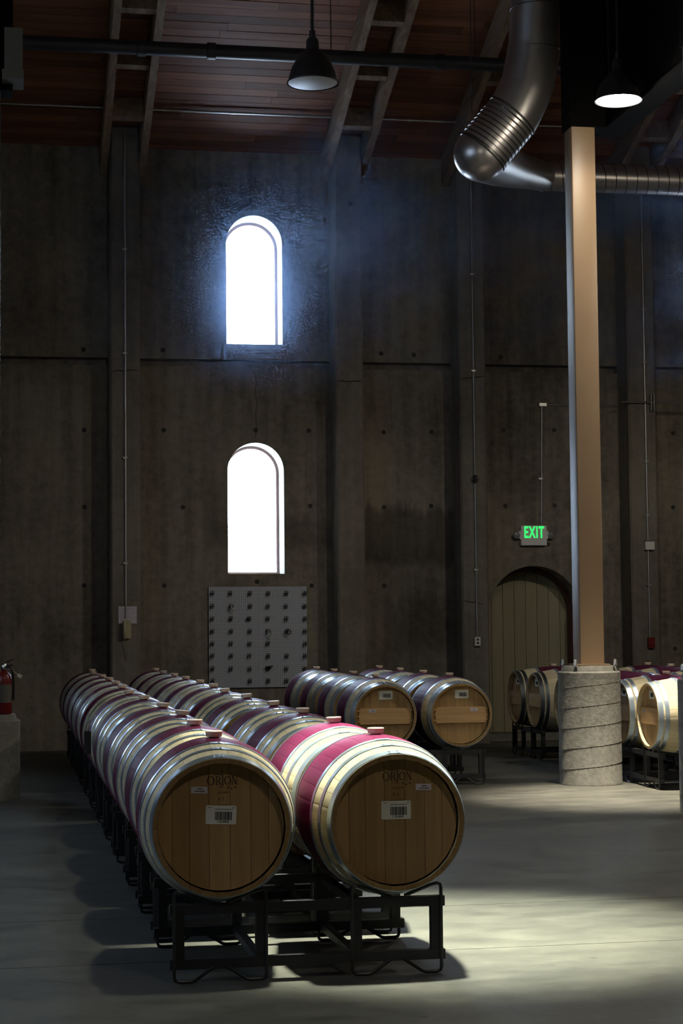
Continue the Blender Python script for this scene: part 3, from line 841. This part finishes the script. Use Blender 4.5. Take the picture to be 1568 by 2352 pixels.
# ================================================================== OVERHEAD THINGS
def pendant(x, y, z, label, tint=None, beam=0.0, wide=0.0, glow=0.0, cone=172, gdz=0.13, bcone=40):
    lit = tint is not None
    t = thing('pendant_lamp', label, 'lamp', (x, y, z), group='bell-shaped pendant lamps')
    R = 0.2
    bb = B(); bb.lathe([(R+0.012, 0.0), (R+0.012, 0.012), (R, 0.02), (R*0.97, 0.06), (R*0.86, 0.13), (R*0.66, 0.20), (R*0.42, 0.25), (0.055, 0.28), (0.05, 0.36), (0.035, 0.38), (0.0005, 0.385)], 40)
    bb.build('shade', M['black_metal'], t, 40)
    bb = B(); bb.lathe([(R, 0.004), (R*0.95, 0.05), (R*0.82, 0.12), (R*0.6, 0.19), (0.03, 0.25)], 40); bb.build('reflector', M['white_enamel'], t, 60)
    bb = B(); bb.lathe([(R+0.002, 0.004), (R*0.7, -0.012), (R*0.35, -0.02), (0.0005, -0.022)], 40)
    bb.build('diffuser', M['lamp_on'] if lit else M['white_enamel'], t, 60)
    bb = B(); bb.tube([(0, 0, 0.38), (0, 0, 0.44)], 0.026, 12); bb.build('socket_cap', M['black_metal'], t, 40)
    bb = B(); bb.tube([(0, 0, 0.42), (0, 0, ceil_z(y)-z-0.0)], 0.013, 8); bb.build('stem', M['black_metal'], t, 40)
    if lit:
        def lamp(kind, power, dz, cone=None, blend=1.0):
            l = bpy.data.lights.new('lamp_light', kind); l.energy = power; l.color = tint; l.shadow_soft_size = 0.14 if dz < 0.1 else 0.1
            if cone: l.spot_size = math.radians(cone); l.spot_blend = blend
            o = bpy.data.objects.new('lamp_light', l); col.objects.link(o); o.location = (x, y, z-dz)
        if beam: lamp('SPOT', LAMP_W*beam, 0.04, bcone, 1.0)
        if wide: lamp('SPOT', SPILL_W*wide, 0.05, cone, 0.3)
        if glow: lamp('POINT', SPILL_W*glow, gdz)
    return t
WARM, GREENISH = (1.0, 0.90, 0.72), (0.97, 1.0, 0.80)
p0 = atD(718, 192, 15.0); p1 = atD(1420, 232, 16.4)
pendant(p0.x, p0.y, p0.z, 'unlit black bell pendant lamp hanging before the timber ceiling')
pendant(p1.x, p1.y, p1.z, 'brightly lit pendant lamp hanging beside the tan column', WARM, 1.2, 0.34, 0.12, 172, 0.06, 31)
pendant(2.15, 8.8, 6.0, 'lit pendant lamp hanging above the front barrels', GREENISH, 1.8, 0.75, 0.2, 128, 0.13, 33)
pendant(2.4, 3.4, 6.0, 'unseen pendant lamp added above the picture to fill the barrel heads with light', WARM, 0.0, 0.44, 0.0, 100)  # added out of view as fill light for the barrel heads
pendant(8.2, 14.6, 5.95, 'lit pendant lamp hanging above the crosswise barrels, right of the picture', WARM, 0.0, 0.95, 0.15, 172)

# fat black pipe across the room
pp = atY(600, 123, 19.9); PZ, PY = pp.z, 19.9
t = thing('black_pipe', 'thick black pipe running across below the timber ceiling', 'pipe', (0, PY, PZ))
bb = B(); bb.tube([(XL, 0, 0), (XR, 0, 0)], 0.078, 20); bb.build('pipe_run', M['pipe_black'], t, 40)
for px in (325, 485, 1010, 1300):
    q = atY(px, 125, PY); bb = B(); bb.tube([(q.x-0.05, 0, 0), (q.x-0.045, 0, 0), (q.x+0.045, 0, 0), (q.x+0.05, 0, 0)], [0.078, 0.094, 0.094, 0.078], 20); bb.build('pipe_coupling', M['pipe_black'], t, 40)
for px in (250, 760, 1090):
    q = atY(px, 125, PY); bb = B(); bb.tube([(q.x, 0, 0.07), (q.x, 0, ceil_z(PY)-PZ)], 0.006, 6); bb.build('hanger_rod', M['pipe_black'], t)
# thin conduit along the ceiling
tp = on_slope(0, 0.86, 0.05)
t = thing('ceiling_conduit', 'thin galvanised conduit running along the timber ceiling', 'conduit', (0, tp.y, tp.z))
bb = B(); bb.tube([(-1.0, 0, 0), (7.7, 0, 0)], 0.014, 8); bb.build('conduit_run', M['conduit'], t, 40)
for x in (-0.4, 1.9, 2.75, 3.6, 5.0, 7.0):
    bb = B(); bb.tube([(x-0.03, 0, 0), (x+0.03, 0, 0)], 0.018, 8); bb.build('conduit_coupling', M['conduit'], t, 40)

# spiral duct
t = thing('spiral_duct', 'large galvanised duct dropping from the roof and turning along the wall', 'duct', (0, 0, 0))
DD = 18.0
def dp(x, y, d=DD): return atD(x, y, d)
def seg_tube(name, pts, rs, seams=0, s_rad=0.004):
    bb = B(); bb.tube(pts, rs, 40, caps=False); o = bb.build(name, M['duct'], t, 45)
    return o
RD = 60/4200*DD
seg_tube('riser', [dp(1236, -420), dp(1232, 22), dp(1227, 122)], RD)
seg_tube('elbow_gore', [dp(1227, 110), dp(1212, 190), dp(1205, 212)], RD*1.015)
seg_tube('elbow_gore', [dp(1207, 205), dp(1180, 262), dp(1172, 275)], RD*1.03)
main = seg_tube('spiral_section', [dp(1175, 268), dp(1104, 354)], RD*1.05)
P0, P1 = dp(1172, 272), dp(1106, 351)
ax = (P1-P0).normalized(); rf = ax.cross(Vector((0, 1, 0))).normalized(); bn = ax.cross(rf)
pts = []; nt_ = 9; Rr = RD*1.05
for i in range(nt_*24+1):
    a = 2*PI*i/24; c = P0+(P1-P0)*(i/(nt_*24)); pts.append(c+rf*(Rr*math.cos(a))+bn*(Rr*math.sin(a)))
bb = B(); bb.tube(pts, 0.009, 5); bb.build('spiral_seam', M['duct_seam'], main, 60)
def flange(c, d, R, th=0.012):
    d = d.normalized(); rf = d.cross(Vector((0.3, 1, 0.2))).normalized(); bn = d.cross(rf)
    bb = B(); bb.tube([c+rf*(R*math.cos(a*2*PI/40))+bn*(R*math.sin(a*2*PI/40)) for a in range(40)], th, 8, True)
    bb.build('flange_ring', M['duct_seam'], t, 60)
flange(dp(1176, 266), ax, RD*1.05); flange(dp(1108, 349), ax, RD*1.05)
flange(dp(1232, 22), Vector((0, 0, 1)), RD, 0.006); flange(dp(1227, 120), Vector((0, 0, 1)), RD*1.01, 0.006)
RUN_D = 20.6; q0 = atD(1250, 404, RUN_D); R2 = 34/4200*RUN_D
el = [(1104, 354, DD, RD*1.05), (1122, 363, DD+0.35, RD*0.99), (1145, 374, DD+0.8, RD*0.92), (1172, 385, DD+1.3, RD*0.82), (1205, 395, DD+1.9, RD*0.71), (1245, 404, RUN_D, R2)]
el3 = [dp(x, y, d) for x, y, d, r in el]
bb = B(); bb.lathe([(RD*1.05*math.sin(max(0.002, PI*i/16)), -RD*1.05*math.cos(PI*i/16)) for i in range(17)], 40, 'Z', el3[0]); bb.build('elbow_heel', M['duct'], t, 30)
for i in range(0, len(el)-1):
    seg_tube('elbow_gore', [el3[i], el3[i+1]], [el[i][3]*1.0, el[i+1][3]*1.012])
run0 = el3[-1]; run1 = Vector((XR, run0.y, run0.z))
rn = seg_tube('horizontal_run', [run0, run1], R2)
flange(run0, Vector((1, 0, 0)), R2*1.02, 0.012)
pts = []; LN = 6.0; tn = int(LN/0.125)
for i in range(tn*16+1):
    a = 2*PI*i/16; pts.append(run0+Vector((LN*i/(tn*16), R2*math.cos(a), R2*math.sin(a))))
bb = B(); bb.tube(pts, 0.007, 4); bb.build('spiral_seam', M['duct_seam'], rn, 60)
bb = B(); hp = dp(1083, 150, DD); hq = dp(1083, 260, DD)
bb.tube([hq, Vector((hq.x, hq.y, ceil_z(hq.y)))], 0.005, 6); bb.build('hanger_wire', M['wire_black'], t)

# box and bracket at the top of the left column
a0, a1 = atY(10, 66, PLY-0.25), atY(52, 190, PLY-0.25)
t = thing('wall_heater', 'dull beige metal box mounted high on the left column', 'box', (0, 0, 0))
bb = B(); bb.box((a0.x, PLY-0.3, a1.z+0.1), (a1.x, PLY+0.05, a0.z)); bb.build('casing', M['heater'], t)
bb = B(); bb.box((a0.x-0.02, PLY-0.32, a1.z+0.02), (a1.x+0.01, PLY+0.05, a1.z+0.1)); bb.build('lower_lip', M['heater'], t)
bb = B(); bb.box((a0.x-.02, PLY-0.2, a1.z+0.1), (a0.x+0.1, PLY-0.115, a0.z)); bb.build('bracket', M['girder'], t)

# ================================================================== ON THE FAR WALL
def conduit(pts, r, label, clips=()):
    o = Vector(pts[-1]); t = thing('wall_conduit', label, 'conduit', o, group='galvanised wall conduits')
    bb = B(); bb.tube([Vector(p)-o for p in pts], r, 8); bb.build('conduit_run', M['conduit'], t, 40)
    for c in clips:
        c = Vector(c)-o; bb = B(); bb.box((c.x-0.03, c.y-r-0.004, c.z-0.012), (c.x+0.022, c.y+r+0.01, c.z+0.012)); bb.build('pipe_clip', M['conduit'], t)
    return t
CY = PILF-0.014
cx1 = atY(288, 1000, CY).x
zt = ceil_z(CY)-0.45
conduit([(cx1, CY, 7.9), (cx1, CY, atY(290, 1420, CY).z)], 0.012, 'thin conduit down the left pilaster to the wall telephone', [(cx1, CY, z) for z in (6.2, 4.9, 3.6, 2.3)])
cx3 = atY(1089, 1000, CY).x
conduit([(cx3, CY, 7.5), (cx3, CY, atY(1094, 1465, CY).z)], 0.014, 'thin conduit down the pilaster left of the arched door', [(cx3, CY, z) for z in (6.0, 4.75, 2.2)])
cx4 = atY(1482, 960, CY).x
zth = atY(1489, 1252, CY).z
conduit([(cx4, CY, 7.2), (cx4, CY, zth+0.05)], 0.014, 'thin conduit down the right pilaster above the white box', [(cx4, CY, z) for z in (5.6, 4.9, 3.6, 2.9)])
zal = atY(1494, 1476, CY).z
conduit([(cx4, CY, zth-0.05), (cx4, CY, zal+0.05)], 0.014, 'short conduit between the white box and the red alarm', [(cx4, CY, z) for z in (2.0,)])
ey = WALL-0.014
e1 = atY(1243, 1208, ey); e0 = atY(1239, 930, ey)
conduit([(e0.x+0.03, ey, e0.z-0.02), (e1.x, ey, e1.z-0.02)], 0.013, 'conduit dropping from the elbow fitting to the exit sign', [(e1.x, ey, 3.4)])
h1 = atY(1480, 931, CY-0.03)
conduit([(e0.x+0.06, ey, e0.z), (e0.x+1.3, ey, e0.z), (7.85, PILF-0.04, e0.z), (12, PILF-0.04, e0.z)], 0.013, 'horizontal conduit passing behind the tan column', [])
t = thing('conduit_elbow_box', 'small galvanised elbow fitting above the exit sign', 'fitting', (e0.x+0.03, ey, e0.z))
bb = B(); bb.box((-0.045, -0.025, -0.022), (0.06, 0.014, 0.025)); bb.build('body', M['conduit'], t)
bb = B(); bb.box((-0.035, -0.03, -0.016), (0.05, -0.025, 0.019)); bb.build('cover', M['steel'], t)
# strut bracket on the right pilaster
sp_ = atY(1494, 925, PILF)
t = thing('strut_bracket', 'pair of upright steel rods beside the right pilaster conduit', 'bracket', sp_)
for dx in (-0.018, 0.018):
    bb = B(); bb.box((dx-0.006, -0.075, -0.11), (dx+0.006, 0.0, 0.11)); bb.build('strut', M['conduit'], t)
# coupling box half way down
cb = atY(1091, 1101, CY)
t = thing('conduit_clamp', 'dark clamp half way down the conduit left of the door', 'clamp', (cx3, CY-0.02, cb.z))
bb = B(); bb.lathe([(0.0005, -0.05), (0.02, -0.05), (0.028, -0.02), (0.028, 0.03), (0.018, 0.055), (0.0005, 0.055)], 10, 'Z'); bb.build('body', M['black_metal'], t, 40)
bb = B(); bb.box((-0.05, -0.004, -0.01), (0.05, 0.015, 0.01)); bb.build('strap', M['black_metal'], t)
# outlet box
ob = atY(1094, 1473, PILF)
t = thing('outlet_box', 'small white outlet box at the foot of the pilaster conduit', 'outlet', (cx3+0.0, PILF, ob.z))
bb = B(); bb.box((-0.036, -0.045, -0.055), (0.036, 0, 0.055)); bb.build('housing', M['white_plastic'], t)
for z in (-0.022, 0.022):
    bb = B(); bb.box((-0.014, -0.048, z-0.012), (0.014, -0.045, z+0.012)); bb.build('socket', M['dark_concrete'], t)
# white box
t = thing('thermostat_box', 'white junction box on the conduit of the right pilaster', 'box', (cx4+0.01, PILF, zth))
bb = B(); bb.box((-0.062, -0.06, -0.06), (0.062, 0, 0.045)); bb.build('housing', M['white_plastic'], t)
bb = B(); bb.box((-0.058, -0.062, 0.045), (0.058, 0, 0.06)); bb.build('vent_lip', M['heater'], t)
# fire alarm
t = thing('alarm_pull', 'red fire alarm pull station at the end of the right conduit', 'alarm', (cx4+0.012, PILF, zal))
bb = B(); bb.box((-0.045, -0.045, -0.068), (0.045, 0, 0.068)); bb.build('housing', M['red'], t)
bb = B(); bb.box((-0.03, -0.058, -0.035), (0.03, -0.045, -0.012)); bb.build('pull_handle', M['red'], t)
# exit sign
s0, s1 = atY(1193, 1208, WALL), atY(1252, 1253, WALL)
ex = ((s0.x+s1.x)/2, WALL, (s0.z+s1.z)/2); ew, eh = (s1.x-s0.x)/2, (s0.z-s1.z)/2
t = thing('exit_sign', 'white exit sign with glowing green letters above the arched door', 'sign', ex)
bb = B(); bb.prism(rounded(2*ew, 2*eh, 0.008), -0.07, -0.0); bb.build('housing', M['white_plastic'], t)
tm = text_mesh('EXIT', 0.25, M['exit_green'], 0.001, 0.006, 1.16)
o = link('letters', tm, t, (0.0, -0.0715, 0.035), UPRIGHT); o.scale = (0.47, 0.84, 1)
for sg in (-1, 1):
    bb = B(); bb.prism([(sg*ew, -0.055), (sg*(ew+0.03), -0.03), (sg*(ew+0.03), 0.045), (sg*ew, 0.07)], -0.06, -0.005); bb.build('lamp_arm', M['white_plastic'], t)
    bb = B(); bb.lathe([(0.014, 0), (0.04, -0.02), (0.046, -0.05), (0.04, -0.058), (0.0005, -0.062)], 16, 'Y', (sg*(ew+0.06), -0.015, 0.0)); bb.build('emergency_lamp', M['bulb'], t, 40)

# notice and telephone on the left pilaster
n0, n1 = atY(272, 1393, PILF), atY(314, 1432, PILF)
t = thing('paper_notice', 'white printed notice taped to the left pilaster above a telephone', 'notice', ((n0.x+n1.x)/2, PILF, (n0.z+n1.z)/2))
hw, hh = (n1.x-n0.x)/2, (n0.z-n1.z)/2
bb = B(); bb.box((-hw, -0.006, -hh), (hw, -0.001, hh)); bb.build('sheet', M['paper_lilac'], t)
bb = B(); rng = random.Random(9)
for r_ in range(9):
    z = hh*0.75-r_*hh*0.18; bb.box((-hw*0.85, -0.0068, z-0.0035), (hw*rng.uniform(-0.1, 0.85), -0.006, z+0.0035))
bb.build('print', M['conduit'], t)
f0 = atY(291, 1446, PILF)
t = thing('wall_telephone', 'cream wall telephone on the left pilaster below a notice', 'telephone', (f0.x, PILF, f0.z))
bb = B(); bb.prism(rounded(0.10, 0.22, 0.02), -0.05, 0); bb.build('base', M['cream_plastic'], t)
bb = B(); bb.tube([(-0.03, -0.055, 0.095), (-0.03, -0.085, 0.075), (-0.03, -0.085, -0.075), (-0.03, -0.055, -0.095)], [0.024, 0.02, 0.02, 0.024], 10); bb.build('handset', M['cream_plastic'], t, 50)
pts = []
for i in range(60):
    u = i/59; pts.append((-0.03+0.05*math.sin(u*PI)*1.0, -0.045, -0.10-0.26*math.sin(u*PI)+0.0)) if i % 3 == 0 else None
bb = B(); bb.tube(pts, 0.005, 5); bb.build('coiled_cord', M['cream_plastic'], t, 50)

# pegboard
g0, g1 = atY(479, 1348, WALL-0.03), atY(706, 1577, WALL-0.03)
GX, GZ = (g0.x+g1.x)/2, (g0.z+g1.z)/2; gw, gh = (g1.x-g0.x), (g0.z-g1.z)
peg = thing('pegboard', 'pale grey pegboard with rows of hooks below the lower window', 'pegboard', (GX, WALL, GZ))
for sg in (-1, 1):
    bb = B(); bb.box((min(0, sg*gw/2)+0.001, -0.03, -gh/2), (max(0, sg*gw/2)-0.001, -0.018, gh/2)); bb.build('panel', M['pegboard'], peg)
for x in (-gw/2+0.05, -0.03, gw/2-0.05):
    bb = B(); bb.box((x-0.02, -0.018, -gh/2+0.02), (x+0.02, 0, gh/2-0.02)); bb.build('batten', M['rafter_wood'], peg)
hb = B()
for dx in (-0.014, 0.014):
    hb.tube([(dx+0.003, -0.03, 0.03), (dx, -0.036, -0.005), (dx-0.003, -0.05, -0.038), (dx, -0.075, -0.036), (dx+0.012, -0.095, 0.022)], 0.004, 5)
hb.tube([(-0.026, -0.036, -0.006), (0.026, -0.036, -0.006)], 0.0045, 5)
ME_HOOK = hb.mesh('hook', M['wire_black'], 50)
colx = [240, 470, 695, 915, 1135, 1355]; rowy = [220, 375, 525, 675, 825, 970, 1125, 1270]
def pegpt(cx, cy):
    p = atY(440+cx/5.227, 1320+cy/5.227, WALL-0.03); return p.x-GX, p.z-GZ
hrng = random.Random(2)
for r_, cy in enumerate(rowy):
    for c_, cx in enumerate(colx):
        if (r_, c_) in ((4, 4), (7, 1)): continue
        x, z = pegpt(cx+hrng.uniform(-8, 8)-8, cy)
        x = max(-gw/2+0.035, min(gw/2-0.035, x))
        link('hook', ME_HOOK, peg, (x, 0, z), (0, hrng.uniform(-0.06, 0.06), 0))
def ring_thing(name, label, cx, cy, rx, rz, mat, tail=0.0):
    x, z = pegpt(cx, cy); t = thing(name, label, 'ring', (GX+x, WALL-0.085, GZ+z), group='things hung on the pegboard')
    bb = B(); bb.tube([(rx*math.cos(a*2*PI/18), 0.015*math.sin(a*2*PI/18), rz*math.sin(a*2*PI/18)) for a in range(18)], 0.007, 6, True); bb.build('loop', mat, t, 60)
    if tail:
        bb = B(); bb.tube([(0, 0, -rz), (0.012, 0.01, -rz-tail*0.4), (-0.008, 0.0, -rz-tail*0.7), (0.012, 0.01, -rz-tail)], 0.006, 6); bb.build('tail', mat, t, 60)
ring_thing('hanging_clamp', 'small pale clamp ring with a tail on the upper left of the pegboard', 490, 388, 0.022, 0.035, M['strap'], 0.085)
ring_thing('hanging_clamp', 'larger pale clamp ring with a tail near the middle of the pegboard', 940, 690, 0.029, 0.04, M['strap'], 0.08)
ring_thing('hanging_gasket', 'small black ring hanging right of the middle of the pegboard', 1155, 685, 0.028, 0.03, M['wire_black'])
x, z = pegpt(672, 530); t = thing('rubber_stopper', 'small black stopper hung on the left half of the pegboard', 'stopper', (GX+x, WALL-0.06, GZ+z), group='things hung on the pegboard')
bb = B(); bb.lathe([(0.0005, 0.025), (0.014, 0.02), (0.022, 0), (0.016, -0.02), (0.0005, -0.026)], 12, 'Y'); bb.build('body', M['wire_black'], t, 50)
x, z = pegpt(925, 1118); t = thing('black_fitting', 'dark winged fitting low on the right half of the pegboard', 'fitting', (GX+x, WALL-0.06, GZ+z), group='things hung on the pegboard')
bb = B(); bb.lathe([(0.0005, 0.025), (0.018, 0.02), (0.026, 0), (0.018, -0.02), (0.0005, -0.026)], 12, 'Y'); bb.build('body', M['wire_black'], t, 50)
bb = B(); bb.bar((-0.05, -0.01, 0.012), (0.05, -0.01, 0.022), 0.014, 0.014); bb.build('wing', M['wire_black'], t)

# fire extinguisher on the left pedestal
ep = atY(9, 1640, PLY-0.1)
t = thing('fire_extinguisher', 'red fire extinguisher standing on the left concrete pedestal', 'extinguisher', (ep.x, PLY-0.1, 0.7555))
bb = B(); bb.lathe([(0.0005, 0), (0.066, 0), (0.07, 0.01), (0.07, 0.30), (0.06, 0.345), (0.035, 0.37), (0.022, 0.375), (0.022, 0.395), (0.0005, 0.396)], 24); bb.build('cylinder', M['red'], t, 40)
bb = B(); bb.lathe([(0.024, 0.395), (0.024, 0.43), (0.015, 0.445), (0.0005, 0.446)], 12); bb.build('valve', M['steel'], t, 40)
bb = B(); bb.bar((-0.02, 0, 0.44), (0.085, 0, 0.485), 0.022, 0.01); bb.build('lever', M['black_metal'], t)
bb = B(); bb.bar((-0.02, 0, 0.425), (0.08, 0, 0.43), 0.02, 0.012); bb.build('carry_handle', M['black_metal'], t)
bb = B(); bb.tube([(0.02, -0.02, 0.415), (0.06, -0.045, 0.41), (0.078, -0.03, 0.36), (0.084, -0.01, 0.25), (0.082, 0, 0.12)], 0.011, 8); bb.build('hose', M['black_metal'], t, 60)
bb = B(); vs = []; fs = []
for i in range(9):
    a = -PI*0.75+PI*0.62*i/8
    for z in (0.10, 0.26): vs.append((0.0715*math.cos(a), 0.0715*math.sin(a), z))
for i in range(8): fs.append((2*i, 2*i+2, 2*i+3, 2*i+1))
bb.add(vs, fs); bb.build('instruction_label', M['heater'], t, 60)
bb = B(); bb.bar((0.12, -0.02, 0.345), (0.155, -0.02, 0.325), 0.003, 0.03); bb.build('inspection_tag', M['paper'], t)
bb = B(); bb.tube([(0.022, 0, 0.41), (0.07, -0.01, 0.385), (0.122, -0.02, 0.347)], 0.002, 4); bb.build('tag_string', M['paper'], t)

# black holder hung on the sixth barrel of the left row
yq = YS[5]-HL-0.03
q = atY(201, 1706, yq)
t = thing('black_holder', 'small black holder hanging from a wire in the gap of the left row', 'holder', (q.x, yq, q.z))
bb = B(); bb.prism(rounded(0.05, 0.17, 0.01), -0.02, 0.02); bb.build('body', M['black_metal'], t)
bb = B(); bb.tube([(-0.015, 0, 0.08), (-0.005, 0, 0.13), (0.03, 0.0, 0.17), (0.06, 0, 0.20)], 0.005, 5); bb.build('wire_hook', M['steel'], t, 60)

# ================================================================== HAZE
if HAZE > 0:
    mt = bpy.data.materials.new('haze'); mt.use_nodes = True; nt = mt.node_tree
    for n_ in list(nt.nodes): nt.nodes.remove(n_)
    out = N(nt, 'ShaderNodeOutputMaterial'); vs_ = N(nt, 'ShaderNodeVolumeScatter')
    vs_.inputs['Color'].default_value = (0.42, 0.60, 1.0, 1); vs_.inputs['Anisotropy'].default_value = 0.6
    z1_ = noise(nt, objco(nt, (0.8, 0.8, 1.1)), 1.0, 2, 0.6)
    geo = N(nt, 'ShaderNodeNewGeometry'); dv = N(nt, 'ShaderNodeVectorMath', operation='DISTANCE')
    L(nt, geo.outputs['Position'], dv.inputs[0]); dv.inputs[1].default_value = (2.95, 22.6, 5.65)
    near = math_(nt, 'MULTIPLY', math_(nt, 'EXPONENT', math_(nt, 'MULTIPLY', math_(nt, 'MULTIPLY', dv.outputs['Value'], dv.outputs['Value']), -1.3)), HAZE*PUFF)
    area = None
    for c_, k_ in ((atY(900, 420, 21.3), -0.9), (atY(1225, 520, 20.3), -0.7), (atY(1530, 600, 20.3), -0.5)):
        dw = N(nt, 'ShaderNodeVectorMath', operation='DISTANCE'); L(nt, geo.outputs['Position'], dw.inputs[0]); dw.inputs[1].default_value = c_
        e_ = math_(nt, 'EXPONENT', math_(nt, 'MULTIPLY', math_(nt, 'MULTIPLY', dw.outputs['Value'], dw.outputs['Value']), k_))
        area = e_ if area is None else math_(nt, 'ADD', area, e_)
    wisp = math_(nt, 'MULTIPLY', ramp(nt, z1_, [(0.42, (0.0,)*3), (0.62, (1, 1, 1))]).outputs[0], HAZE*5.5)
    wisp = math_(nt, 'ADD', math_(nt, 'MULTIPLY', wisp, area), HAZE*0.12)
    L(nt, math_(nt, 'ADD', wisp, near), vs_.inputs['Density'])
    L(nt, vs_.outputs[0], out.inputs['Volume'])
    bb = B(); bb.box((0.6, 17.8, 4.3), (10.5, 22.97, 7.6)); o = bb.build('drifting_haze', mt)
    tag(o, 'thin bluish haze drifting below the ceiling by the upper window', 'haze', None, 'stuff')
